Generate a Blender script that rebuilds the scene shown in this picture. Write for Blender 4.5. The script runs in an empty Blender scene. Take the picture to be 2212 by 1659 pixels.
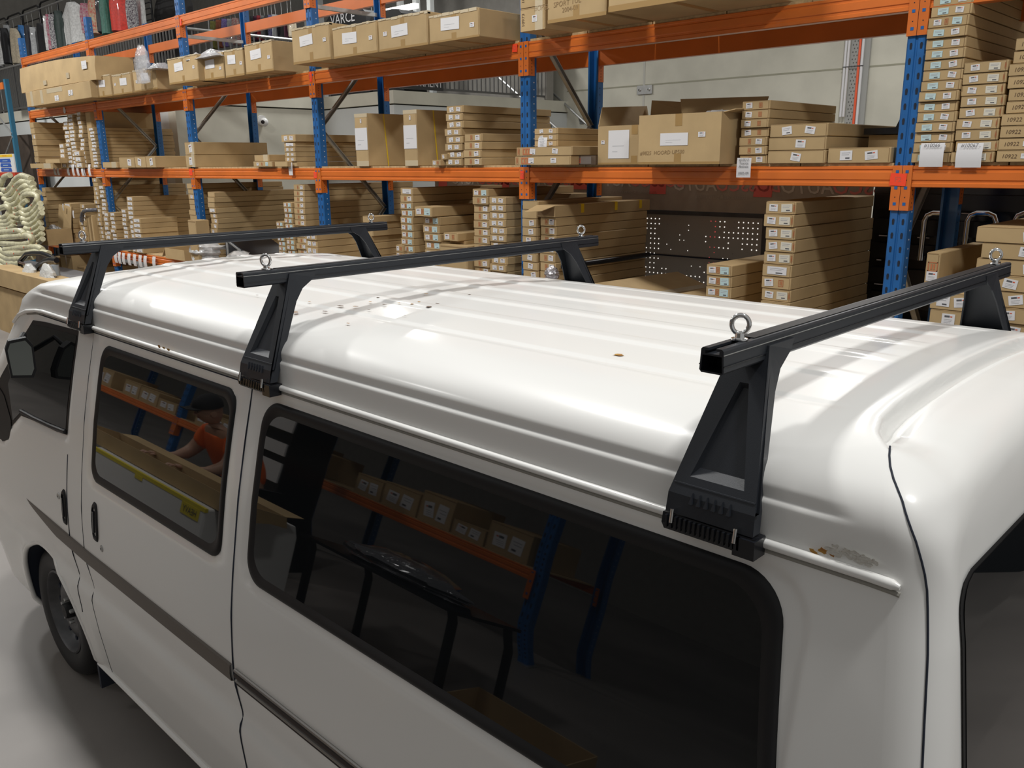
import bpy, bmesh, math, random
import numpy as np
from mathutils import Vector, Matrix, Euler
random.seed(7)
S = bpy.context.scene
COL = S.collection
# ---------------------------------------------------------------- camera
CZ = 2.286
F_PX = 1842.3; YAW = -0.7713; PITCH = 0.2545; ROLL = 0.00967; W_, H_ = 2212, 1659
_cy, _sy = math.cos(YAW), math.sin(YAW)
FWD = Vector((_sy*math.cos(PITCH), _cy*math.cos(PITCH), -math.sin(PITCH)))
_r = Vector((_cy, -_sy, 0)); _d = FWD.cross(_r)
RIGHT = math.cos(ROLL)*_r + math.sin(ROLL)*_d
DOWN = -math.sin(ROLL)*_r + math.cos(ROLL)*_d
cam = bpy.data.cameras.new('camera'); camo = bpy.data.objects.new('camera', cam); COL.objects.link(camo)
cam.sensor_width = 36; cam.lens = F_PX/W_*36; cam.clip_start = 0.05; cam.clip_end = 100
m = Matrix.Identity(4)
for i in range(3):
    m[i][0] = RIGHT[i]; m[i][1] = -DOWN[i]; m[i][2] = -FWD[i]
m[2][3] = CZ
camo.matrix_world = m
S.camera = camo
# ---------------------------------------------------------------- world, lights, exposure
S.view_settings.view_transform = 'Standard'; S.view_settings.look = 'None'
S.view_settings.exposure = 0.0; S.view_settings.gamma = 1.0; S.view_settings.use_curve_mapping = False
wd = bpy.data.worlds.new('world'); S.world = wd; wd.use_nodes = True
wd.node_tree.nodes['Background'].inputs[0].default_value = (1.0, 0.995, 0.97, 1)
wd.node_tree.nodes['Background'].inputs[1].default_value = 0.31
def area(name, loc, sx, sy, power, rot=(0, 0, 0), col=(1, 0.992, 0.965)):
    l = bpy.data.lights.new(name, 'AREA'); l.shape = 'RECTANGLE'; l.size = sx; l.size_y = sy
    l.energy = power; l.color = col
    o = bpy.data.objects.new(name, l); COL.objects.link(o); o.location = loc; o.rotation_euler = rot
    return o
for lx, ly, p in ((1.1, 1.9, 145), (-3.75, 1.9, 145), (-8.8, 1.9, 185), (-13.7, 1.9, 190), (-18.6, 2.4, 230), (-3.75, 9.5, 150), (-12.5, 9.5, 120), (-8, -3, 34)):  # leftmost lamp added to brighten the garments, near-side one to light crate and person
    area('high_bay_or_fill_lamp', (lx, ly, 6.0), 0.55, 0.55, p)
# ---------------------------------------------------------------- camera rays used to place things on measured planes
def ray(u, v): return FWD + RIGHT*((u-W_/2)/F_PX) + DOWN*((v-H_/2)/F_PX)
def hit(u, v, ax, val):
    D = ray(u, v); C = Vector((0, 0, CZ)); t = (val-C[ax])/D[ax]; return C + D*t
def PX(u, v, y): return hit(u, v, 1, y)
# ---------------------------------------------------------------- materials
MATS = {}
def mat(name, col, rough=0.6, metal=0.0, noise=0.0, nscale=8.0, coat=0.0, spec=0.5, bump=0.0, rand=0.0, emit=0, alpha=1.0, trans=0.0, col2=None, grain=0.0, coatr=0.04):
    if name in MATS: return MATS[name]
    M = bpy.data.materials.new(name); M.use_nodes = True; nt = M.node_tree; b = nt.nodes['Principled BSDF']
    b.inputs['Base Color'].default_value = (*col, 1); b.inputs['Roughness'].default_value = rough
    b.inputs['Metallic'].default_value = metal; b.inputs['Coat Weight'].default_value = coat; b.inputs['Coat Roughness'].default_value = coatr
    b.inputs['Specular IOR Level'].default_value = spec
    b.inputs['Alpha'].default_value = alpha
    b.inputs['Transmission Weight'].default_value = trans
    last = None
    if noise > 0 or rand > 0 or col2:
        tc = nt.nodes.new('ShaderNodeTexCoord')
        nz = nt.nodes.new('ShaderNodeTexNoise'); nz.inputs['Scale'].default_value = nscale; nz.inputs['Detail'].default_value = 4
        nt.links.new(tc.outputs['Object'], nz.inputs['Vector'])
        mx = nt.nodes.new('ShaderNodeMix'); mx.data_type = 'RGBA'
        c2 = col2 or tuple(c*(1-noise) for c in col)
        c1 = col if col2 else tuple(min(1, c*(1+noise*.6)) for c in col)
        mx.inputs[6].default_value = (*c1, 1); mx.inputs[7].default_value = (*c2, 1)
        rmp = nt.nodes.new('ShaderNodeMapRange'); rmp.inputs[1].default_value = .35; rmp.inputs[2].default_value = .65
        nt.links.new(nz.outputs['Fac'], rmp.inputs[0]); nt.links.new(rmp.outputs[0], mx.inputs[0])
        last = mx.outputs[2]
        if rand > 0:
            oi = nt.nodes.new('ShaderNodeObjectInfo'); hs = nt.nodes.new('ShaderNodeHueSaturation')
            mr = nt.nodes.new('ShaderNodeMapRange'); mr.inputs[3].default_value = 1-rand; mr.inputs[4].default_value = 1+rand
            nt.links.new(oi.outputs['Random'], mr.inputs[0]); nt.links.new(mr.outputs[0], hs.inputs['Value'])
            nt.links.new(last, hs.inputs['Color']); last = hs.outputs[0]
        nt.links.new(last, b.inputs['Base Color'])
    if bump > 0:
        tc = nt.nodes.new('ShaderNodeTexCoord'); nz = nt.nodes.new('ShaderNodeTexNoise'); nz.inputs['Scale'].default_value = grain or nscale*3
        nt.links.new(tc.outputs['Object'], nz.inputs['Vector'])
        bp = nt.nodes.new('ShaderNodeBump'); bp.inputs['Strength'].default_value = bump; bp.inputs['Distance'].default_value = .02
        nt.links.new(nz.outputs['Fac'], bp.inputs['Height']); nt.links.new(bp.outputs[0], b.inputs['Normal'])
    if emit:
        b.inputs['Emission Color'].default_value = (*col, 1); b.inputs['Emission Strength'].default_value = emit
    MATS[name] = M; return M
PAINT = mat('white_van_paint', (.80, .795, .775), .42, coat=.55, spec=.3, coatr=.15)
CARD = mat('cardboard', (.47, .335, .175), .75, noise=.10, nscale=3.5, rand=.07, spec=.2)
CARD_D = mat('cardboard_flap_edge', (.27, .17, .075), .8)
CARD_IN = mat('cardboard_inner', (.24, .15, .07), .85)
TAPE = mat('brown_tape', (.36, .225, .085), .35)
CTAPE = mat('clear_tape', (.62, .52, .36), .12, coat=.6)
PAPER = mat('white_paper', (.72, .71, .72), .6)
PAPERB = mat('pale_blue_paper', (.50, .65, .66), .6)
PAPERC = mat('cream_paper', (.66, .62, .52), .6)
INK = mat('black_ink', (.10, .10, .11), .7)
REDINK = mat('red_ink', (.60, .12, .06), .7)
INKBR = mat('marker_ink', (.12, .07, .035), .7)
ORANGE = mat('orange_rack_paint', (.72, .175, .028), .33, noise=.10, nscale=2.5, coat=.25)
BLUE = mat('blue_rack_paint', (.016, .125, .37), .38, noise=.12, nscale=9, coat=.2)
STEEL = mat('galvanised_steel', (.46, .46, .45), .42, metal=.7, noise=.15, nscale=12)
SLOT = mat('dark_slot', (.01, .015, .03), .8)
BLACKP = mat('black_powder_coat', (.017, .02, .026), .42, spec=.5, bump=.05, grain=900)
BLACKR = mat('black_rubber', (.012, .012, .013), .52, spec=.3)
BLACKG = mat('gloss_black', (.008, .009, .012), .22)
CHROME = mat('chrome', (.80, .80, .80), .10, metal=1)
GLASS = mat('tinted_glass', (.006, .007, .008), .02, spec=.5)
CONC = mat('concrete_wall', (.60, .58, .49), .85, noise=.10, nscale=1.6, bump=.1)
FLOORM = mat('concrete_floor', (.235, .215, .20), .5, noise=.16, nscale=1.1, bump=.04)
WHITEW = mat('white_wall', (.62, .64, .63), .8, noise=.04, nscale=2)
DGREY = mat('dark_grey', (.06, .06, .065), .6, noise=.2)
GREYW = mat('grey_brown_wall', (.26, .245, .22), .85, noise=.08)
BOARD = mat('particle_board', (.52, .37, .19), .8, noise=.2, nscale=40)
FOAM = mat('cream_foam_wrap', (.60, .57, .38), .42, noise=.16, nscale=14, coat=.5, bump=.6, grain=22)
PLAST = mat('clear_plastic', (.55, .54, .53), .15, coat=1, bump=.8, grain=18, noise=.3, nscale=10)
FLUO = mat('fluorescent_red_sticker', (1.0, .07, .02), .55)
# ---------------------------------------------------------------- helpers
class MB:
    def __init__(s): s.v = []; s.f = []; s.m = []; s.mats = []
    def mi(s, M):
        if M not in s.mats: s.mats.append(M)
        return s.mats.index(M)
    def add(s, vs, fs, M, T=None):
        o = len(s.v); s.v += [tuple(T @ Vector(v)) if T else tuple(v) for v in vs]
        k = s.mi(M); s.f += [tuple(i+o for i in f) for f in fs]; s.m += [k]*len(fs)
    def box(s, x0, x1, y0, y1, z0, z1, M, T=None):
        vs = [(x, y, z) for x in (x0, x1) for y in (y0, y1) for z in (z0, z1)]
        s.add(vs, [(0, 1, 3, 2), (4, 6, 7, 5), (0, 4, 5, 1), (2, 3, 7, 6), (0, 2, 6, 4), (1, 5, 7, 3)], M, T)
    def prism(s, pts, a, b, M, axis='y', T=None):
        n = len(pts)
        def P(p, t):
            return {'y': (p[0], t, p[1]), 'x': (t, p[0], p[1]), 'z': (p[0], p[1], t)}[axis]
        vs = [P(p, a) for p in pts] + [P(p, b) for p in pts]
        fs = [(i, (i+1) % n, (i+1) % n+n, i+n) for i in range(n)] + [tuple(range(n))[::-1], tuple(range(n, 2*n))]
        s.add(vs, fs, M, T)
    def tube(s, pts, r, M, n=8, closed=False, T=None, rs=None):
        pts = [Vector(p) for p in pts]; N = len(pts); vs = []; fs = []
        prev = None
        for i, p in enumerate(pts):
            if closed: t = pts[(i+1) % N]-pts[i-1]
            else: t = pts[min(i+1, N-1)]-pts[max(i-1, 0)]
            t.normalize()
            if prev is None:
                a = Vector((0, 0, 1)) if abs(t.z) < .9 else Vector((1, 0, 0)); u = t.cross(a).normalized()
            else:
                u = (prev - t*prev.dot(t)).normalized()
            prev = u; w = t.cross(u); rr = rs[i] if rs else r
            for k in range(n):
                A = 2*math.pi*k/n; vs.append(p + (u*math.cos(A)+w*math.sin(A))*rr)
        L = N if closed else N-1
        for i in range(L):
            for k in range(n):
                a = i*n+k; b = i*n+(k+1) % n; j = ((i+1) % N)*n
                fs.append((a, b, j+(k+1) % n, j+k))
        if not closed: fs += [tuple(range(n))[::-1], tuple((N-1)*n+k for k in range(n))]
        s.add(vs, fs, M, T)
    def lathe(s, prof, M, n=40, T=None, closed=False):  # prof (r, y) about the y axis
        vs = []; fs = []; m_ = len(prof)
        for i in range(n):
            A = 2*math.pi*i/n
            for r, y in prof: vs.append((r*math.cos(A), y, r*math.sin(A)))
        for i in range(n):
            for k in range(m_ if closed else m_-1):
                a = i*m_+k; b = i*m_+(k+1) % m_; c = ((i+1) % n)*m_+(k+1) % m_; d = ((i+1) % n)*m_+k
                fs.append((a, b, c, d))
        s.add(vs, fs, M, T)
    def mesh(s, name, smooth=False, angle=None):
        me = bpy.data.meshes.new(name); me.from_pydata(s.v, [], s.f)
        for M in s.mats: me.materials.append(M)
        me.polygons.foreach_set('material_index', s.m)
        bm = bmesh.new(); bm.from_mesh(me); bmesh.ops.recalc_face_normals(bm, faces=bm.faces); bm.to_mesh(me); bm.free()
        if smooth:
            me.polygons.foreach_set('use_smooth', [True]*len(me.polygons))
            me.set_sharp_from_angle(angle=angle or math.radians(40))
        me.update(); return me
    def build(s, name, parent=None, loc=(0, 0, 0), smooth=False, angle=None, bevel=0, rot=None):
        o = put(name, s.mesh(name, smooth, angle), parent, loc, rot)
        if bevel:
            bv = o.modifiers.new('bevel', 'BEVEL'); bv.width = bevel; bv.segments = 2; bv.limit_method = 'ANGLE'; bv.angle_limit = math.radians(40)
        return o
def put(name, me, parent=None, loc=(0, 0, 0), rot=None):
    o = bpy.data.objects.new(name, me); COL.objects.link(o); o.location = loc
    if rot: o.rotation_euler = rot
    if parent: o.parent = parent
    return o
def tag(o, label, cat, group=None, kind=None):
    o['label'] = label; o['category'] = cat
    if group: o['group'] = group
    if kind: o['kind'] = kind
    return o
def empty(name, loc, label, cat, group=None, rz=0):
    o = bpy.data.objects.new(name, None); COL.objects.link(o); o.location = loc; o.rotation_euler = (0, 0, rz)
    o.empty_display_size = .1
    return tag(o, label, cat, group)
def struct(o): o['kind'] = 'structure'; return o
TXT = {}
def text_mesh(s, size, M, bold=0.0, shear=0.0):
    k = (s, size, M.name, bold)
    if k in TXT: return TXT[k]
    c = bpy.data.curves.new('text', 'FONT'); c.body = s; c.size = size; c.align_x = 'CENTER'; c.align_y = 'CENTER'; c.offset = bold; c.shear = shear
    c.resolution_u = 2
    o = bpy.data.objects.new('t', c); COL.objects.link(o)
    bpy.context.view_layer.update()
    me = bpy.data.meshes.new_from_object(o.evaluated_get(bpy.context.evaluated_depsgraph_get()))
    bpy.data.objects.remove(o); me.materials.clear(); me.materials.append(M)
    TXT[k] = me; return me
def text(s, size, M, parent, loc, rot=(math.pi/2, 0, 0), bold=0.0, shear=0.0, name='lettering'):
    return put(name, text_mesh(s, size, M, bold, shear), parent, loc, rot)
ORD = ['topmost', 'second-from-top', 'third-from-top', 'fourth-from-top', 'fifth-from-top', 'sixth-from-top', 'seventh-from-top', 'eighth-from-top', 'ninth-from-top', 'tenth-from-top', 'eleventh-from-top', 'twelfth-from-top', 'thirteenth-from-top', 'fourteenth-from-top', 'fifteenth-from-top', 'sixteenth-from-top', 'seventeenth-from-top', 'eighteenth-from-top']
# ---------------------------------------------------------------- the room
def slab(name, x0, x1, y0, y1, z0, z1, M):
    b = MB(); b.box(x0, x1, y0, y1, z0, z1, M); return struct(b.build(name))
slab('floor', -26, 8, -9, 16, -.12, 0, FLOORM)
YM, Y1 = 6.25, 8.96           # front faces of the mezzanine
XC = PX(702, 236, Y1).x; XD = PX(851, 227, Y1).x
ZB = PX(702, 236, Y1).z       # underside joint of the concrete edge beam
ZT = PX(760, 204, Y1).z       # top of the edge beam
YB = 13.2
XL = -25
slab('wall_back', XD-2, 8, YB, YB+.2, 0, 9.5, CONC)
slab('wall_left', -25.2, -25, -9, 16, 0, 9.5, GREYW)
slab('wall_front', -26, 8, -9.2, -9, 0, 6.0, GREYW)
# lower walls under the mezzanine and its concrete edge beam
b = MB()
b.box(XL, XC-.25, YM, YM+.25, 0, ZB-.02, WHITEW); b.box(XC-.25, XC, YM, Y1, 0, ZB-.02, CONC)
b.box(XC-.25, XD-.25, Y1, Y1+.25, 0, ZB-.02, WHITEW); b.box(XD-.25, XD, Y1, YB, 0, ZB-.02, WHITEW)
struct(b.build('wall_mezzanine'))
b = MB()
b.box(XL, XC-.25, YM-.03, YM+.25, ZB, ZT, CONC); b.box(XC-.25, XC+.03, YM-.03, Y1-.03, ZB, ZT, CONC)
b.box(XC-.25, XD-.25, Y1-.03, Y1+.25, ZB, ZT, CONC); b.box(XD-.25, XD+.03, Y1-.03, YB, ZB, ZT, CONC)
struct(b.build('trim_1'))
b = MB(); b.box(XL, XC-.1, YM+.2, YB, ZB+.05, ZT-.01, DGREY); b.box(XC-.1, XD-.1, Y1+.2, YB, ZB+.05, ZT-.01, DGREY)
struct(b.build('ceiling_mezzanine'))
slab('wall_mezzanine_back', XL, XD, YB-.6, YB-.4, ZT, 9.5, GREYW)
# joints in the concrete back wall
b = MB()
for (u, v0) in ((1393, 120),):
    p = PX(u, v0, YB); b.box(p.x-.02, p.x+.02, YB-.006, YB, 0, 9, mat('joint_sealant', (.52, .51, .46), .8))
p = PX(1500, 175, YB)
b.box(XD, 8, YB-.004, YB, p.z-.012, p.z+.012, mat('wall_joint_stain', (.34, .33, .25), .9))
struct(b.build('trim_2'))
b = MB(); p = PX(1394, 194, YB); b.box(p.x-.16, p.x+.16, YB-.03, YB-.008, p.z-.075, p.z+.075, STEEL)
for s in (-.1, .1): b.lathe([(0, -.015), (.025, -.012), (.025, 0)], CHROME, 10, T=Matrix.Translation((p.x+s, YB-.03, p.z)))
tag(b.build('wall_bracket'), 'flat grey steel bracket bolted over the vertical wall joint', 'bracket')
# cable tray and conduits on the back wall
p = PX(1852, 150, YB-.06); q = PX(1868, 60, YB-.06)
ct = empty('cable_tray', (p.x, YB, 1.0), 'perforated grey cable tray running up the back wall', 'cable tray')
HOLE = mat('tray_hole', (.12, .12, .11), .8)
b = MB(); b.box(-.13, .16, -.05, -.012, 0, 6, mat('tray_grey', (.36, .36, .34), .5))
for k in range(90):
    z = 1.3+k*.05
    for j in range(4): b.box(-.10+j*.045+(k % 2)*.02, -.085+j*.045+(k % 2)*.02, -.052, -.05, z, z+.02, HOLE)
b.build('tray', ct)
for i, (dx, M, r) in enumerate(((-.19, PAPER, .018), (-.145, PAPER, .018), (.02, mat('orange_conduit', (.85, .12, .04), .5), .018), (.065, PAPER, .02))):
    b = MB(); b.tube([(dx, -.08, .3 if i > 1 else 1.9), (dx, -.08, 3), (dx+.01, -.08, 5), (dx, -.08, 6)], r, M, 8)
    o = b.build('conduit', ct, smooth=True); o['label'] = ['white conduit', 'white conduit', 'orange conduit', 'white conduit'][i]
b = MB()
for z in (2.6, 3.5, 4.4): b.box(-.21, .1, -.102, -.095, z, z+.012, DGREY)
b.build('cable_tie', ct)
# dome camera
p = PX(567, 258, 0.0) if False else hit(567, 260, 0, XC+.06)
cc = empty('security_camera', p, 'white dome security camera on the pale mezzanine side wall', 'camera')
WPL = mat('white_plastic', (.75, .75, .74), .35)
b = MB(); b.lathe([(0, -.03), (.08, -.03), (.085, .0), (.07, .02), (0, .02)], WPL, 24, T=Matrix.Rotation(math.pi/2, 4, 'Z')@Matrix.Translation((0, .03, 0))); b.build('base', cc, smooth=True)
b = MB(); bmv = []
b.lathe([(.07*math.cos(a), -.07*math.sin(a)) for a in [k*math.pi/16 for k in range(9)]], WPL, 24, T=Matrix.Translation((.05, 0, -.03))@Matrix.Rotation(.7, 4, 'Z')); b.build('dome', cc, smooth=True)
b = MB(); b.lathe([(0, -.075), (.03, -.072), (.032, -.05)], BLACKG, 16, T=Matrix.Translation((.05, 0, -.03))@Matrix.Rotation(.7, 4, 'Z')); b.build('lens', cc, smooth=True)
# mezzanine railings: each run is a thing
RAILM = mat('dark_railing', (.10, .098, .095), .5)
def railing(name, x0, x1, y, z0, h, label, along='x'):
    r = empty(name, (x0, y, z0) if along == 'x' else (y, x0, z0), label, 'railing')
    L = x1-x0; b = MB(); n = int(L/.105)
    b.tube([(0, 0, h), (L, 0, h)], .022, STEEL, 8); b.box(0, L, -.012, .012, .05, .085, RAILM)
    T = Matrix.Identity(4) if along == 'x' else Matrix.Rotation(math.pi/2, 4, 'Z')
    o = b.build('rail', r, smooth=True); o.matrix_local = T
    b = MB()
    for i in range(n+1): b.box(i*.105-.009, i*.105+.009, -.009, .009, .08, h, RAILM)
    o = b.build('balusters', r); o['kind'] = 'stuff'; o.matrix_local = T
    return r
hL = PX(20, 145, YM+.05).z - ZT
railing('mezzanine_railing', XL+.3, XC, YM+.06, ZT, hL, 'long black barred railing along the mezzanine at upper left')
railing('mezzanine_railing', YM+.1, Y1, XC-.05, ZT, hL, 'short barred railing on the side of the mezzanine, behind brown cartons', 'y')
railing('mezzanine_railing', XC, XD, Y1+.04, ZT, hL, 'barred railing on the set-back part of the mezzanine')
rr = railing('mezzanine_railing', Y1+.1, YB-.5, XD-.05, ZT, hL, 'grey barred gallery railing ahead of the staircase', 'y')
# shop sign board hanging on the gallery railing
p = hit(916, 180, 0, XD+.03)
sb = empty('sign_board', (XD+.02, p.y, p.z), 'black sign board with white lettering tied to the gallery railing', 'sign')
b = MB(); b.box(-.01, .01, -.5, .42, -.10, .40, mat('sign_black', (.03, .03, .032), .5)); b.build('board', sb)
text('& TORMENT', .15, PAPER, sb, (.013, -.02, -.005), rot=(math.pi/2, 0, math.pi/2))
# staircase on the back wall
st = empty('staircase', (XD, YB-1.2, 0), 'grey steel staircase with barred balustrade against the back wall', 'staircase')
P0 = PX(1067, 158, YB-1.15); P1 = PX(1123, 207, YB-1.15); sl = (P1.z-P0.z)/(P1.x-P0.x)
STM = mat('stair_grey', (.19, .19, .18), .5)
xa, xb = P0.x-.15, P0.x+4.2
def zr(x): return P0.z+sl*(x-P0.x)
b = MB(); b.tube([(XD+.2-XD, -.0+.05, zr(xa)), (xa-XD, .05, zr(xa)), (xb-XD, .05, zr(xb))], .028, STEEL, 8); b.build('handrail', st, smooth=True)
b = MB(); x = XD+.25
while x < xb:
    zt = zr(max(x, xa)); zb = zt-1.05
    wbar = .04 if int((x-XD)/.11) % 7 == 0 else .013
    b.box(x-XD-wbar/2, x-XD+wbar/2, .03, .06, zb, zt, STM); x += .12
o = b.build('balusters', st); o['kind'] = 'stuff'
b = MB(); b.prism([(xa-XD, zr(xa)-1.0), (xb-XD, zr(xb)-1.0), (xb-XD, zr(xb)-1.28), (xa-XD, zr(xa)-1.28)], 0.02, .06, STM); b.build('stringer', st)
b = MB()
for k in range(14):
    x = xa+k*(xb-xa)/14; b.box(x-XD, x-XD+.3, .07, 1.1, zr(x)-1.25, zr(x)-1.2, STM)
b.build('treads', st)
Q0 = PX(1150, 160, YB-.1); Q1 = PX(1262, 263, YB-.1)
wr = empty('wall_handrail', (Q0.x, YB-.1, Q0.z), 'sloping steel handrail fixed to the concrete back wall', 'handrail')
sl2 = (Q1.z-Q0.z)/(Q1.x-Q0.x)
b = MB(); b.tube([(-1, 0, -1*sl2), (3.4, 0, 3.4*sl2)], .024, STEEL, 8); b.build('rail', wr, smooth=True)
for x in (0.05, 1.2, 2.35):
    b = MB(); b.tube([(x, 0, x*sl2-.02), (x, .03, x*sl2-.08), (x, .1, x*sl2-.08)], .012, STM, 6); b.box(x-.05, x+.05, .085, .098, x*sl2-.13, x*sl2-.03, STM); b.build('bracket', wr)
# ---------------------------------------------------------------- pallet racking
YF, YR = 4.86, 5.66            # front faces of front posts, front faces of rear posts
PXS = [-15.33, -12.65, -9.965, -7.335, -4.565, -1.775, .95]
LV = [1.13, 2.247, 3.135, 3.93]
BH = .112
BAYN = ['leftmost bay', 'second bay from the left', 'third bay from the left', 'bay left of the middle post', 'bay with the open carton', 'rightmost bay']
def post_mesh():
    b = MB()
    b.prism([(-.05, .0), (-.042, -.008), (-.008, -.008), (-.004, -.002), (.004, -.002), (.008, -.008), (.042, -.008), (.05, 0), (.05, .068), (.036, .068), (.036, .01), (-.036, .01), (-.036, .068), (-.05, .068)], 0, 4.55, BLUE, 'z')
    z = .06
    while z < 4.45:
        for x in (-.026, .026):
            b.prism([(x-.005, z), (x+.005, z), (x+.007, z+.022), (x+.004, z+.032), (x-.004, z+.032), (x-.007, z+.022)], -.0092, -.0078, SLOT)
        z += .075
    z = .05
    while z < 4.45:
        for xs in (.0495, -.0505):
            b.box(xs, xs+.001, .036, .044, z, z+.008, PAPER if xs > 0 else SLOT)
        z += .05
    b.box(-.08, .08, -.03, .1, 0, .008, STEEL)
    return b.mesh('post')
PM = post_mesh()
PN = ['leftmost', 'second from left', 'third from left', 'fourth from left', 'middle, above the second crossbar', 'right, behind the rear crossbar', 'far right, outside']
BR = {0: 'B', 1: 'B', 2: 'A', 3: 'A', 4: 'B', 5: 'B'}
for i, px in enumerate(PXS[:6]):
    e = empty('rack_upright', (px, YF, 0), 'blue slotted rack upright frame with steel bracing, '+['leftmost of the row', 'second from the left', 'third from the left', 'left of the tall strapped cartons', 'right of the tall strapped cartons', 'beside the tallest label-covered stack'][i], 'rack upright', 'blue upright frames of the pallet rack')
    a = put('post', PM, e, (0, .008, 0)); c = put('post', PM, e, (0, YR-YF+.07, 0), (0, 0, math.pi))
    if i < 2: a.scale.z = c.scale.z = 4.22/4.55
    c.location = (0, YR-YF+.07+.0, 0)
    fn = [1.06, 2.62, 4.18] if BR[i] == 'A' else [.22, 1.78, 3.34]
    rn = [.28, 1.84, 3.40] if BR[i] == 'A' else [1.0, 2.56, 4.12]
    nodes = sorted([(z, 0) for z in fn]+[(z, 1) for z in rn])
    for (z1, s1), (z2, s2) in zip(nodes[:-1], nodes[1:]):
        if i < 4 and z2 > 3.72: continue
        y1 = .05 if s1 == 0 else .79; y2 = .05 if s2 == 0 else .79
        b = MB(); L = math.hypot(y2-y1, z2-z1); T = Matrix.Translation((0, y1, z1)) @ Matrix.Rotation(math.atan2(z2-z1, y2-y1), 4, 'X')
        b.box(-.018, -.014, 0, L, -.018, .018, STEEL, T); b.box(-.018, .014, 0, L, .014, .018, STEEL, T); b.box(-.018, .014, 0, L, -.018, -.014, STEEL, T)
        b.build('brace', e)
    for z in ((3.70,) if i < 4 else ()):
        b = MB(); b.box(-.018, .018, .05, .79, z, z+.035, STEEL); b.build('brace', e)
def conn_mesh(side):
    b = MB()
    b.box(-.05, 0, -.012, -.0095, -.235, .002, ORANGE); b.box(-.0025, 0, -.012, .055, -.235, .002, ORANGE)
    for z in (-.03, -.115, -.2):
        b.box(-.034, -.018, -.0135, -.012, z-.008, z+.008, BLUE)
    for z in (-.075, -.165): b.box(-.028, -.023, -.0127, -.012, z-.003, z+.003, SLOT)
    for k in range(5): b.box(0, .0008, .02, .026, -.22+k*.022, -.213+k*.022, SLOT)
    if side > 0:
        b.v = [(-x, y, z) for x, y, z in b.v]; b.f = [f[::-1] for f in b.f]
    return b.mesh('connector')
CM = {s: conn_mesh(s) for s in (-1, 1)}
def beam_mesh(L):
    b = MB()
    pr = [(0, 0), (.05, 0), (.05, -BH), (.0, -BH), (-.008, -BH+.003), (-.008, -BH+.02), (-.003, -BH+.025), (-.003, -BH+.035), (-.008, -BH+.04), (-.008, -.034), (-.003, -.029), (-.003, -.021), (-.008, -.016), (-.008, -.004), ]
    b.prism(pr, 0, L, ORANGE, 'x'); return b.mesh('beam_tube')
LN = ['lowest level', 'level of the long label-fronted stacks', 'upper level carrying the big brown cartons', 'empty top level']
LW = ['bottom', 'second', 'third', 'top']
for lv, z in enumerate(LV):
    for bay in range(6):
        if lv == 3 and bay > 4: continue
        x0, x1 = PXS[bay]+.0515, PXS[bay+1]-.0515
        if bay == 5: x1 = .55
        bmesh_ = beam_mesh(x1-x0)
        for fr in (0, 1):
            e = empty('rack_beam', (x0, YF if fr == 0 else YR+.07, z), f"orange {'front' if fr == 0 else 'rear'} rack beam of the {LW[lv]} level, {BAYN[bay]}", 'rack beam', 'orange beams of the pallet rack')
            T = put('beam_tube', bmesh_, e)
            cs = [put('connector', CM[-1], e, (0, 0, 0)), put('connector', CM[1], e, (x1-x0, 0, 0))]
            if fr:
                e.location.y = YR+.062; T.scale = (1, -1, 1)
                for c_ in cs: c_.scale = (1, -1, 1)
        if lv in (0, 1, 2):
            b = MB(); n = 5; w = (x1-x0)/n
            for k in range(n): b.box(x0+k*w+.004, x0+(k+1)*w-.004, YF+.004, YR+.06, z+.0005, z+.016, BOARD)
            tag(b.build('shelf_board'), f'pale particle board shelf deck on the {LW[lv]} level, {BAYN[bay]}', 'shelf', 'shelf boards of the pallet rack')
# fluorescent stickers on the beams
for (u, v, w, h, txt, wh) in ((1940, 388, .085, .065, 'F2', 'at the right end of the second level beam'), (1128, 378, .04, .06, 'E2', 'on the connector under the fragile cartons'), (681, 378, .05, .06, 'D2', 'under the tall strapped cartons, on the post'), (1112, 104, .05, .055, 'E3', 'on the third level beam near the middle post'), (671, 166, .035, .09, 'D3', 'on the third level beam at the fourth post'), (412, 372, .07, .07, 'C2', 'on the second level beam at the third post'), (390, 48, .035, .07, 'C4', 'on the top level beam at the third post')):
    p = PX(u, v, YF-.0145)
    e = empty('sticker', (p.x, p.y, p.z), 'bright red sticker '+wh, 'sticker', 'red location stickers on the beams')
    b = MB(); b.box(-w/2, w/2, -.001, .0018, -h/2, h/2, FLUO); b.build('backing', e, rot=(0, .04, 0))
    text(txt, h*.6, REDINK, e, (0, -.0014, 0))
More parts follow.
